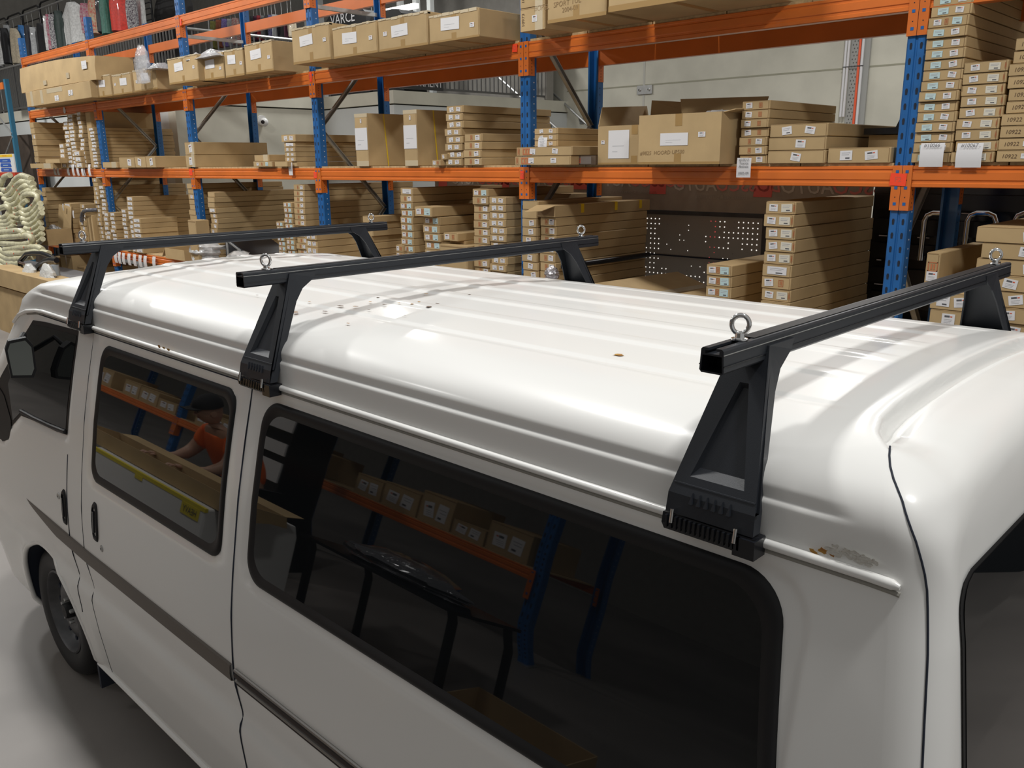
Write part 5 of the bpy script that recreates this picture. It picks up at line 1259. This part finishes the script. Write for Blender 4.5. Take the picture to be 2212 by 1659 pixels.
# door mirror
mp = PX(45, 775, 1.045)
P = [(-.045, -.075), (.035, -.085), (.050, -.055), (.052, .05), (.030, .085), (-.035, .078), (-.05, .045)]
b = MB(); T = Matrix.Translation((mp.x-OX, mp.y-OY, mp.z))@Matrix.Rotation(math.radians(78), 4, 'Z')
b.prism(P, .0, .035, BLACKR, 'y', T); b.prism([(x*.7, z*.7) for x, z in P], .035, .06, BLACKR, 'y', T)
b.tube([tuple(T@Vector((0, .05, .05))), tuple(T@Vector((.03, .12, .08))), surf(-4.06, 1.50, .004)], .011, BLACKR, 8)
ms = b.build('door_mirror', van)
b = MB(); b.prism([(x*.84, z*.86) for x, z in P], -.0015, .002, mat('mirror_glass', (.26, .29, .28), .08, metal=.9), 'y', T); b.build('mirror_glass', ms)
# windscreen and tailgate glass
def rface(y, z, off=0): return (I(XRt, z)+off-OX-(lambda d: RR*(1-math.sqrt(max(0, 1-(1-d/RR)**2))) if d < RR else 0)(max(0, I(HW, z)-abs(y-YC))), y-OY, z)
def corner_poly(y0, y1, z0, z1, r, n=8):
    P = []
    for cy_, cz_, a0 in ((y1-r, z1-r, 0), (y0+r, z1-r, 90), (y0+r, z0+r, 180), (y1-r, z0+r, 270)):
        for k in range(n+1): a = math.radians(a0+90*k/n); P.append((cy_+r*math.cos(a), cz_+r*math.sin(a)))
    return P
GP = corner_poly(1.205, 2*YC-1.205, 1.02, 1.699, .055)
GP = [(y+(.035*sst(1.3, 1.7, z) if y < YC else -.035*sst(1.3, 1.7, z)), z) for y, z in GP]
gl = poly_patch(GP, .003, BLACKR, 'tailgate_window', van, fn=rface, res=.007)
poly_patch([(YC+(y-YC)*.982, 1.36+(z-1.36)*.975) for y, z in GP], .0042, GLASS, 'window_pane', gl, fn=rface, res=.007)
ff = lambda y, z, off=0: (I(XFt, z)-off-OX+(lambda d: RF*(1-math.sqrt(max(0, 1-(1-d/RF)**2))) if d < RF else 0)(max(0, I(HW, z)-abs(y-YC))), y-OY, z)
poly_patch([(1.34, 1.08), (2.42, 1.08), (2.34, 1.60), (1.42, 1.60)], .004, GLASS, 'windscreen', van, fn=ff)
# rust, peeling paint
RUST = mat('rust', (.28, .10, .02), .8, col2=(.45, .26, .04), nscale=60, noise=.3); DIRT = mat('dark_fleck', (.10, .055, .03), .8); CHIP = mat('paint_blister', (.62, .60, .55), .7, bump=.5, grain=200)
def blob(b, c, ux, uy, r, M, seed, asp=1.0):
    R = random.Random(seed); n = 10; vs = []
    for k in range(n):
        a = 2*math.pi*k/n; q = r*R.uniform(.5, 1.2); vs.append(Vector(c)+Vector(ux)*q*math.cos(a)*asp+Vector(uy)*q*math.sin(a))
    b.add(vs, [tuple(range(n))], M)
def zroof(y): return float(np.interp(abs(y-YC), [h for h, z in ROOF[::-1]], [z for h, z in ROOF[::-1]]))
b = MB(); RSX = random.Random(5)
spots = [(735, 660, 8), (768, 661, 6), (830, 656, 5), (890, 655, 5), (928, 661, 7), (640, 698, 6), (702, 673, 6), (752, 704, 5), (797, 668, 4), (862, 653, 4), (945, 654, 5), (905, 650, 4), (816, 641, 4), (668, 651, 4), (1014, 636, 4), (800, 650, 4), (560, 690, 4), (920, 634, 5), (875, 680, 3)]
for i, (u, v, s) in enumerate(spots):
    p = hit(u, v, 2, 1.868); z = zroof(p.y)-.0+.0045; p = hit(u, v, 2, z+.0); blob(b, (p.x-OX, p.y-OY, zroof(p.y)+.0055), (1, 0, 0), (0, 1, 0), .0011*s, RUST if i % 2 else DIRT, i, 1.6)
for u, v, s, a in ((1336, 771, 9, 1.5), (1405, 751, 5, 5.0)):
    p = hit(u, v, 2, 1.867); blob(b, (p.x-OX, p.y-OY, zroof(p.y)+.0015), (.9, .3, 0), (-.3, .9, 0), .0012*s, RUST, u, a)
b.build('rust_spots', van)['kind'] = 'stuff'
b = MB()
for i, (u, v, s, M) in enumerate(((1800, 1193, 9, RUST), (1780, 1187, 7, RUST), (1765, 1195, 6, RUST), (1772, 1203, 4, RUST), (1758, 1187, 5, RUST), (1811, 1218, 3, RUST))+tuple((1790+RSX.uniform(0, 105), 1178+RSX.uniform(-3, 4)+0, 4, CHIP) for _ in range(0))+tuple((1795+k*4.3, 1182+k*1.5+RSX.uniform(-9, 9), RSX.uniform(2.5, 5), CHIP) for k in range(24))):
    p = PX(u, v, YC-.698); blob(b, (p.x-OX, p.y-OY-.0045-.0002*(i % 5), p.z), (1, 0, 0), (0, 0, 1), (.0007 if M is RUST else .0011)*s, M, i+50, 1.6)
for i, (u, v, s) in enumerate(((346, 748, 5), (356, 751, 4), (366, 755, 4))):
    p = PX(u, v, 1.172); blob(b, (p.x-OX, p.y-OY-.003, p.z), (1, 0, 0), (0, 0, 1), .0011*s, RUST, i+90, 2.6)
b.build('peeling_paint', van)['kind'] = 'stuff'
# ---------------------------------------------------------------- roof bars
def roof_bar(xb, lbl, dz=0.0):
    z0, z1 = 1.968+dz, 2.008+dz
    e = empty('roof_bar', (xb, YC, z0), lbl, 'roof bar', 'black crossbars clamped to the van gutters'); h = z1-z0
    hwb = .753; b = MB()
    outer = [(-.0215, .004), (-.018, 0), (.018, 0), (.0215, .004), (.0195, h-.003), (.0165, h), (.0065, h), (.0065, h-.004), (.0125, h-.004), (.0125, h-.009), (-.0125, h-.009), (-.0125, h-.004), (-.0065, h-.004), (-.0065, h), (-.0165, h), (-.0195, h-.003)]
    inner = [(-.0185, .003), (.0185, .003), (.0168, h-.012), (-.0168, h-.012)]
    n = len(outer); vs = [(x, s, z) for s in (-hwb, hwb) for x, z in outer]; fs = [(i, (i+1) % n, n+(i+1) % n, n+i) for i in range(n)]
    b.add(vs, fs, BLACKP)
    vs = [(x, s, z) for s in (-hwb, hwb) for x, z in inner]; b.add(vs, [(i, 4+i, 4+(i+1) % 4, (i+1) % 4) for i in range(4)], BLACKG)
    for s in (-hwb, hwb):   # end faces: frame between outer and inner outline
        O = [(x, s, z) for x, z in outer]; N = [(x, s, z) for x, z in inner]
        b.add(O+N, [(0, 1, 2, 3, n+1, n), (3, 4, n+2, n+1), (4, 5, 6, 7, 8, 9, n+2), (9, 10, n+3, n+2), (10, 11, 12, 13, 14, 15, n+3), (15, 0, n, n+3)], BLACKP)
    b.box(-.0222, -.0205, -hwb, hwb, .012, .0135, BLACKG); b.box(.0205, .0222, -hwb, hwb, .012, .0135, BLACKG); b.box(.0192, .0208, -hwb, hwb, .030, .0312, STEEL)
    b.build('crossbar', e)
    b = MB(); b.prism([(-.0125, h-.008), (.0125, h-.008), (.011, h+.0015), (-.011, h+.0015)], -.645, .645, BLACKR); b.build('rubber_strip', e)
    for s in (-1, 1):
        # plug visible in the open end
        b = MB(); y = s*(hwb-.045); b.box(-.0168, .0168, min(y, y-s*.01), max(y, y-s*.01), .003, .014, BLACKP); b.box(-.004, .006, min(y, y-s*.02), max(y, y-s*.02), .014, h-.010, BLACKP); b.build('end_plug', e)
        # eye bolt
        ye = s*.672
        b = MB(); b.lathe([(0, 0), (.0135, 0), (.0135, .0025), (.0085, .004), (.0075, .011), (.0, .012)], CHROME, 20, T=Matrix.Translation((0, ye, h+.001))@Matrix.Rotation(math.pi/2, 4, 'X'))
        ang = -.25; ring = [(.0135*math.cos(a)*math.cos(ang+math.pi/4), ye+.0135*math.cos(a)*math.sin(ang+math.pi/4), h+.0255+.0148*math.sin(a)) for a in np.linspace(0, 2*math.pi, 32, endpoint=False)]
        b.tube(ring, .0040, CHROME, 12, closed=True); b.build('eye_bolt', e, smooth=True, angle=math.radians(55))
        # leg
        zb = 1.712-z0            # foot, above the gutter
        yb, yt = -.722*s*-1, 0
        yb = s*.731; yt = s*.624
        leg = MB()
        def P(x, t, o=0.0):  # t: 0 foot .. 1 bar underside, o: outward offset from the outer plate
            return (x, (yb+(s*.724-yb)*t/.13 if t < .13 else s*.724+(yt-s*.724)*(t-.13)/.87)+s*o, zb+(0-zb)*t)
        th = .004
        def sheet(pts, o0, o1, M=BLACKP):
            n_ = len(pts); vs = [P(x, t, o0) for x, t in pts]+[P(x, t, o1) for x, t in pts]
            leg.add(vs, [tuple(range(n_)), tuple(range(2*n_-1, n_-1, -1))]+[(i, (i+1) % n_, (i+1) % n_+n_, i+n_) for i in range(n_)], M)
        xr_b, xr_t = .077, .024; xl_b, xl_t = -.085, -.040
        # outer tapering plate built as a frame round a recessed panel
        def ex(xb0, xt0, t): return xb0+(xt0-xb0)*t
        TK = .13; A = [(xl_b, TK), (xr_b-.001, TK), (xr_t, 1.06), (xl_t, 1.06)]
        lo_ = [(xl_b, 0), (xr_b, 0), (xr_b-.001, TK), (xl_b, TK)]
        vs = [P(x, t, .004) for x, t in lo_]+[P(x, t, -.010) for x, t in lo_]
        leg.add(vs, [(0, 1, 2, 3), (0, 4, 5, 1), (3, 2, 6, 7), (0, 3, 7, 4)], BLACKP)
        ri = [(xl_b+.032, .25), (xr_b-.030, .25), (xr_t-.018, .86), (xl_t+.030, .86)]
        rb = [(xl_b+.041, .30), (xr_b-.036, .30), (xr_t-.021, .82), (xl_t+.034, .82)]
        vs = [P(x, t, .004) for x, t in A]+[P(x, t, .004) for x, t in ri]+[P(x, t, -.007) for x, t in rb]
        leg.add(vs, [(0, 1, 5, 4), (1, 2, 6, 5), (2, 3, 7, 6), (3, 0, 4, 7), (4, 5, 9, 8), (5, 6, 10, 9), (6, 7, 11, 10), (7, 4, 8, 11), (8, 9, 10, 11)], BLACKP)
        vs = [P(x, t, .004) for x, t in A]+[P(x, t, -.0095) for x, t in A]
        leg.add(vs, [(0, 1, 5, 4), (2, 3, 7, 6), (3, 0, 4, 7), (5, 6, 7, 4)], BLACKP)
        # rear flange with the gusset reaching along the bar
        D0, D1 = .030, .045
        fl_ = [(0.0, .002), (0.0, -.020), (.30, -.032), (.80, -.040), (.93, -.052), (1.03, -.083), (1.10, -.083), (1.10, .004)]
        for xb_, xt_ in ((xr_b, xr_t), (xl_b+.006, xl_t+.006)):
            vs = []
            for dx in (0, -th):
                for t, o in fl_:
                    x = xb_+(xt_-xb_)*min(t, 1.0)+dx; q = P(x, t, 0); vs.append((x, q[1]+s*o, q[2]))
            n_ = len(fl_); leg.add(vs, [tuple(range(n_)), tuple(range(2*n_-1, n_-1, -1))]+[(i, (i+1) % n_, (i+1) % n_+n_, i+n_) for i in range(n_)], BLACKP)
        # grip ribs above the clamp
        for k in range(6):
            x = xl_b+.047+k*.014; sheet([(x-.004, .09), (x+.003, .09), (x+.0, .16)], .004, .0085)
        sheet([(xl_b+.006, .195), (xr_b-.006, .195), (xr_b-.006, .203), (xl_b+.006, .203)], .004, .0052)
        lg = leg.build('leg', e)
        # clamp under the foot, gripping the gutter
        b = MB(); yg = s*.716
        b.prism([(yg-s*.016, zb-.006), (yg+s*.020, zb-.002), (yg+s*.024, zb-.020), (yg+s*.016, zb-.034), (yg+s*.006, zb-.032), (yg+s*.006, zb-.016), (yg-s*.016, zb-.014)], xl_b-.004, xr_b+.004, BLACKG, 'x')
        k = xl_b+.004
        while k < xr_b-.02:
            b.box(k, k+.004, min(yg+s*.018, yg+s*.026), max(yg+s*.018, yg+s*.026), zb-.026, zb-.004, BLACKG); k += .009
        b.box(xr_b-.03, xr_b+.008, min(yg-s*.01, yg+s*.026), max(yg-s*.01, yg+s*.026), zb-.036, zb-.004, BLACKG)
        b.build('gutter_clamp', lg)
        for x in (xl_b+.018, xr_b-.026):
            b = MB(); b.lathe([(0, -.012), (.0035, -.012), (.0035, .012), (0, .012)], CHROME, 10, T=Matrix.Translation((x, yg+s*.027, zb-.002))@Matrix.Rotation(math.radians(80), 4, 'X')); b.build('clamp_bolt', lg, smooth=True)
    return e
roof_bar(-.668, 'nearest black roof bar over the rear of the van, largest in view')
roof_bar(-2.105, 'middle black roof bar over the sliding door pillar')
roof_bar(-3.425, 'front black roof bar above the front door, farthest from the camera')
# ---------------------------------------------------------------- near side of the workshop, seen reflected in the van's side windows
YN = -2.2
NP_ = [-3.58, -6.28, -8.98, -11.6]
for i, px in enumerate(NP_):
    e = empty('rack_upright', (px, YN, 0), ['nearest', 'second', 'third', 'farthest'][i]+' blue upright of the opposite rack, reflected in the side windows', 'rack upright', 'opposite rack uprights', rz=math.pi)
    put('post', PM, e, (0, .008, 0)); put('post', PM, e, (0, .87, 0), (0, 0, math.pi))
for z, n_ in ((1.02, 'waist-high'), (1.98, 'head-high')):
    for k in range(3):
        x0, x1 = NP_[k+1]+.0515, NP_[k]-.0515
        for f in (0, 1):
            e = empty('rack_beam', (x1, YN+.008 if f == 0 else YN-.82, z), f"{n_} {'front' if f == 0 else 'rear'} beam in the {['near', 'middle', 'far'][k]} bay of the opposite reflected rack", 'rack beam', 'opposite rack beams', rz=math.pi)
            put('beam_tube', beam_mesh(x1-x0), e); put('connector', CM[-1], e); put('connector', CM[1], e, (x1-x0, 0, 0))
        b = MB(); b.box(x0, x1, YN-.80, YN-.01, z+.0005, z+.016, BOARD); tag(b.build('shelf_board'), f"{n_} shelf deck in the {['near', 'middle', 'far'][k]} bay of the opposite reflected rack", 'shelf', 'opposite rack decks')
RN = random.Random(12); cnt = 0
for zi, z in enumerate((1.037, 1.997)):
    for k in range(3):
        x = NP_[k]-.12; qn = 0
        while x > NP_[k+1]+.5:
            w = RN.uniform(.34, .55); h = RN.uniform(.22, .42)
            if RN.random() < .8:
                o = carton(x-w/2, YN-.03, z, w-.02, .6, h, f"carton {['first', 'second', 'third', 'fourth', 'fifth', 'sixth', 'seventh'][min(6, qn)]} from the right, {['middle', 'upper'][zi]} row, {['near', 'middle', 'far'][k]} bay of opposite rack", 'cartons on the opposite rack', 'WW', rz=math.pi, name='storage_carton')
            x -= w; qn += 1
bx_ = MB(); bx_.box(-.75, .75, -.3, .3, 0, .86, WPL); 
e = empty('appliance_crate', (-4.75, -.15, 0), 'white crate with yellow HEAVY tape, reflected in the sliding door window', 'crate')
bx_.build('crate_body', e, bevel=.01)
b = MB(); YT = mat('yellow_warning_tape', (.75, .62, .04), .4); b.box(-.752, .752, .284, .302, .842, .862, YT); b.box(.50, .70, .296, .303, .78, .842, YT); b.box(-.1, .0, .296, .303, .82, .842, YT); b.build('tape', e)
text('HEAVY', .05, INK, e, (.6, .3045, .81), (math.pi/2, 0, math.pi))
oc2 = open_carton(-5.9, -3.75, -.20, .30, .865, .12, 'very long open carton lying on the white crate, seen as a reflection', [[(-1.05, 0, .12), (1.07, 0, .12), (1.07, -.12, .16), (-1.05, -.12, .16)]], tape=False)
e = empty('work_table', (-3.6, -1.0, 0), 'low black table holding a plastic-wrapped bundle, reflected in the long window', 'table')
b = MB(); b.box(-.7, .7, -.3, .3, .70, .74, BLACKG); b.build('table_top', e)
for sx in (-.64, .64):
    for sy in (-.25, .25): b = MB(); b.box(sx-.02, sx+.02, sy-.02, sy+.02, 0, .70, BLACKG); b.build('leg', e)
bag('wrapped_bundle', (-3.6, -1.0, .742), 1.1, .2, .4, 'crinkled clear plastic bundle lying on the low black table', 31, mat('shiny_wrap', (.10, .10, .11), .1, coat=1, bump=1, grain=14), 'bundle')
e = empty('shelf_unit', (-5.9, -1.55, 0), 'dark shelf unit with three white boards, reflected between the windows', 'shelf unit')
b = MB(); b.box(-.35, .35, -.2, .2, 0, 1.75, BLACKG); b.build('cabinet', e)
for k in range(3): b = MB(); b.box(-.33, .33, .2, .215, .95+k*.27, 1.12+k*.27, WPL); b.build('drawer_front', e)
b = MB(); b.box(0, .3, 0, .03, 0, .45, CARD); tag(b.build('cardboard_sheet', loc=(-3.15, -.35, 0)), 'upright cardboard sheet near the floor, reflected low in the long window', 'cardboard')
open_carton(-2.9, -2.1, -1.0, .5, .002, .25, 'open carton on the floor, reflected low in the long window', [[(-.4, .5, .25), (.4, .5, .25), (.45, .62, .33), (-.45, .62, .33)]])
# person bending over the long carton
SKIN = mat('skin', (.48, .28, .19), .5); HIV = mat('orange_hi_vis_shirt', (.92, .16, .02), .7); TROU = mat('dark_trousers', (.02, .022, .03), .8); CAPM = mat('black_cap', (.012, .012, .013), .8); BOOT = mat('boots', (.05, .035, .02), .6)
def skin_body(name, pts, edges, rad, M, parent, root=0, sub=2):
    me = bpy.data.meshes.new(name); me.from_pydata(pts, edges, []); me.materials.append(M)
    o = bpy.data.objects.new(name, me); COL.objects.link(o); o.parent = parent
    o.modifiers.new('skin', 'SKIN'); sv = me.skin_vertices[0].data
    for i, r in enumerate(rad): sv[i].radius = (r, r); sv[i].use_root = (i == root)
    s = o.modifiers.new('sub', 'SUBSURF'); s.levels = sub; s.render_levels = sub
    dg = bpy.context.evaluated_depsgraph_get(); dg.update()
    m2 = bpy.data.meshes.new_from_object(o.evaluated_get(dg)); bpy.data.objects.remove(o)
    m2.materials.clear(); m2.materials.append(M)
    m2.polygons.foreach_set('use_smooth', [True]*len(m2.polygons)); return put(name, m2, parent)
pe = empty('person', (-5.15, -.85, 0), 'person in orange and black work shirt and black cap bending over the long carton', 'person')
# body: pelvis root, faces +y, leaning forward
B = [(0, 0, .90), (0, .08, 1.04), (0, .20, 1.16), (0, .31, 1.27), (0, .37, 1.34), (0, .41, 1.39),
     (-.17, .30, 1.27), (-.24, .36, 1.08), (-.20, .55, .97), (-.19, .62, .95), (.17, .30, 1.27), (.24, .36, 1.08), (.20, .55, .97), (.19, .62, .95),
     (-.10, .0, .86), (-.12, .06, .48), (-.12, -.03, .10), (.10, 0, .86), (.12, .06, .48), (.12, -.03, .10)]
E_ = [(0, 1), (1, 2), (2, 3), (3, 4), (4, 5), (3, 6), (6, 7), (7, 8), (8, 9), (3, 10), (10, 11), (11, 12), (12, 13), (0, 14), (14, 15), (15, 16), (0, 17), (17, 18), (18, 19)]
Rr = [.15, .145, .155, .14, .06, .055, .075, .048, .034, .028, .075, .048, .034, .028, .095, .062, .042, .095, .062, .042]
skin_body('body', B, E_, Rr, SKIN, pe)
skin_body('shirt', [B[0], B[1], B[2], B[3], (0, .345, 1.31), B[6], (-.22, .34, 1.12), B[10], (.22, .34, 1.12)], [(0, 1), (1, 2), (2, 3), (3, 4), (3, 5), (5, 6), (3, 7), (7, 8)], [.162, .16, .17, .155, .085, .09, .068, .09, .068], HIV, pe)
skin_body('trousers', [(0, 0, .92), B[14], B[15], (-.12, -.02, .14), B[17], B[18], (.12, -.02, .14)], [(0, 1), (1, 2), (2, 3), (0, 4), (4, 5), (5, 6)], [.16, .108, .078, .062, .108, .078, .062], TROU, pe)
for s in (-1, 1): skin_body('boot', [(s*.12, -.05, .09), (s*.12, .0, .05), (s*.12, .14, .04)], [(0, 1), (1, 2)], [.055, .052, .045], BOOT, pe)
def ell(c, r, M, name, n=20, rot=0):
    b = MB(); vs = []; fs = []; m_ = 14
    for i in range(m_+1):
        t = math.pi*i/m_
        for k in range(n): a = 2*math.pi*k/n; vs.append((math.sin(t)*math.cos(a)*r[0], math.sin(t)*math.sin(a)*r[1]*(1.0 if math.sin(a) < 0 else .95), math.cos(t)*r[2]))
    for i in range(m_):
        for k in range(n): fs.append((i*n+k, i*n+(k+1) % n, (i+1)*n+(k+1) % n, (i+1)*n+k))
    b.add(vs, fs, M, Matrix.Translation(c)@Matrix.Rotation(rot, 4, 'X')); return b
hd = ell((0, .465, 1.455), (.076, .098, .115), SKIN, 'head', rot=-.45)
TH = Matrix.Translation((0, .465, 1.455))@Matrix.Rotation(-.45, 4, 'X')
hd.add([(-.014, .088, -.01), (.014, .088, -.01), (0, .118, -.018), (0, .09, .025), (-.012, .09, -.03), (.012, .09, -.03)], [(0, 2, 3), (1, 3, 2), (0, 4, 2), (1, 2, 5), (4, 5, 2)], SKIN, TH)
for s in (-1, 1): hd.lathe([(0, -.006), (.022, -.005), (.026, .004), (0, .008)], SKIN, 10, T=TH@Matrix.Translation((s*.078, 0, 0))@Matrix.Rotation(math.pi/2, 4, 'Z'))
hd.build('head', pe, smooth=True)
ey = MB()
for s in (-1, 1): ey.lathe([(0, .004), (.010, .002), (.010, 0)], INK, 8, T=TH@Matrix.Translation((s*.03, .089, .018)))
ey.box(-.022, .022, .084, .09, -.052, -.046, mat('lips', (.35, .12, .09), .5), TH); ey.build('face', pe)
cp = MB(); vs = []; fs = []
for i in range(7):
    t = math.pi/2*i/6
    for k in range(18): a = 2*math.pi*k/18; vs.append((math.sin(t)*math.cos(a)*.086, math.sin(t)*math.sin(a)*.108, .04+math.cos(t)*.09))
for i in range(6):
    for k in range(18): fs.append((i*18+k, i*18+(k+1) % 18, (i+1)*18+(k+1) % 18, (i+1)*18+k))
cp.add(vs, fs, CAPM, TH); cp.prism([(-.07, .08), (.07, .08), (.055, .17), (-.055, .17)], .038, .046, CAPM, 'z', TH); cp.build('cap', pe, smooth=True)
for s in (-1, 1):
    bx0 = (s*.19, .62, .95)
    pts = [bx0, (s*.185, .665, .945), (s*.183, .70, .94)]; ed = [(0, 1), (1, 2)]; rd = [.024, .032, .028]
    skin_body('palm', pts, ed, rd, SKIN, pe, sub=1)
    for k in range(4):
        x = s*.183+(k-1.5)*.019; L = (.055, .07, .074, .062)[k]
        skin_body('finger', [(x, .70, .942), (x, .70+L*.5, .938), (x, .70+L*.8, .918), (x, .70+L*.9, .90)], [(0, 1), (1, 2), (2, 3)], [.010, .0092, .0085, .0075], SKIN, pe, sub=1)
    skin_body('thumb', [(s*.165, .66, .945), (s*.140, .69, .935), (s*.138, .715, .925)], [(0, 1), (1, 2)], [.013, .011, .009], SKIN, pe, sub=1)
# ---------------------------------------------------------------- cartons past the 300 largest in view become one object
bpy.context.view_layer.update()
def proj(p):
    D = Vector(p)-Vector((0, 0, CZ)); w = D.dot(FWD)
    return W_/2+F_PX*D.dot(RIGHT)/w, H_/2+F_PX*D.dot(DOWN)/w
SK = [(-400, 640), (60, 640), (130, 612), (300, 582), (560, 558), (850, 555), (1127, 592), (1644, 650), (2212, 722), (2600, 760)]
def visible_area(o):
    d = o.dimensions; M = o.matrix_world; cs = [proj(M@Vector((x, y, z))) for x in (-d.x/2, d.x/2) for y in (0, d.y) for z in (0, d.z)]
    f = [proj(M@Vector((x, 0, z))) for x in (-d.x/2, d.x/2) for z in (0, d.z)]
    u0, u1 = min(c[0] for c in f), max(c[0] for c in f); v0, v1 = min(c[1] for c in f), max(c[1] for c in f)
    sky = float(np.interp((u0+u1)/2, [a for a, b in SK], [b for a, b in SK]))
    v1 = min(v1, sky, H_); v0 = max(v0, 0); u0 = max(u0, 0); u1 = min(u1, W_)
    return max(0, u1-u0)*max(0, v1-v0)
cands = [o for o in COL.objects if o.parent is None and o.name.startswith('cardboard_carton') and o.type == 'MESH']
others = [o for o in COL.objects if o.parent is None and o.name.startswith('cardboard_carton') and o.type == 'EMPTY']
big_ones = [o for o in cands if (o.dimensions.x > .3)]
rank = sorted(cands, key=lambda o: -visible_area(o)-(1e6 if o in big_ones else 0))
keep = 292-len(others)
rest = rank[keep:]
vs = []; fs = []; mi = []; mats_ = []
for o in rest:
    for q in [o]+list(o.children):
        M = q.matrix_world; k = len(vs); vs += [tuple(M@v.co) for v in q.data.vertices]
        loc_ = []
        for m_ in q.data.materials:
            if m_ not in mats_: mats_.append(m_)
            loc_.append(mats_.index(m_))
        for p in q.data.polygons: fs.append(tuple(a+k for a in p.vertices)); mi.append(loc_[p.material_index])
for o in rest:
    for q in list(o.children): bpy.data.objects.remove(q)
    bpy.data.objects.remove(o)
me = bpy.data.meshes.new('stacked_cartons'); me.from_pydata(vs, [], fs)
for m_ in mats_: me.materials.append(m_)
me.polygons.foreach_set('material_index', mi); me.update()
o = put('stacked_cartons', me); tag(o, 'remaining small or mostly hidden brown cartons in the rack stacks', 'boxes', None, 'stuff')
for o in COL.objects:
    if o.parent is None and 'label' in o.keys() and len(o['label'].split()) > 16: print('LONG', len(o['label'].split()), o['label'])
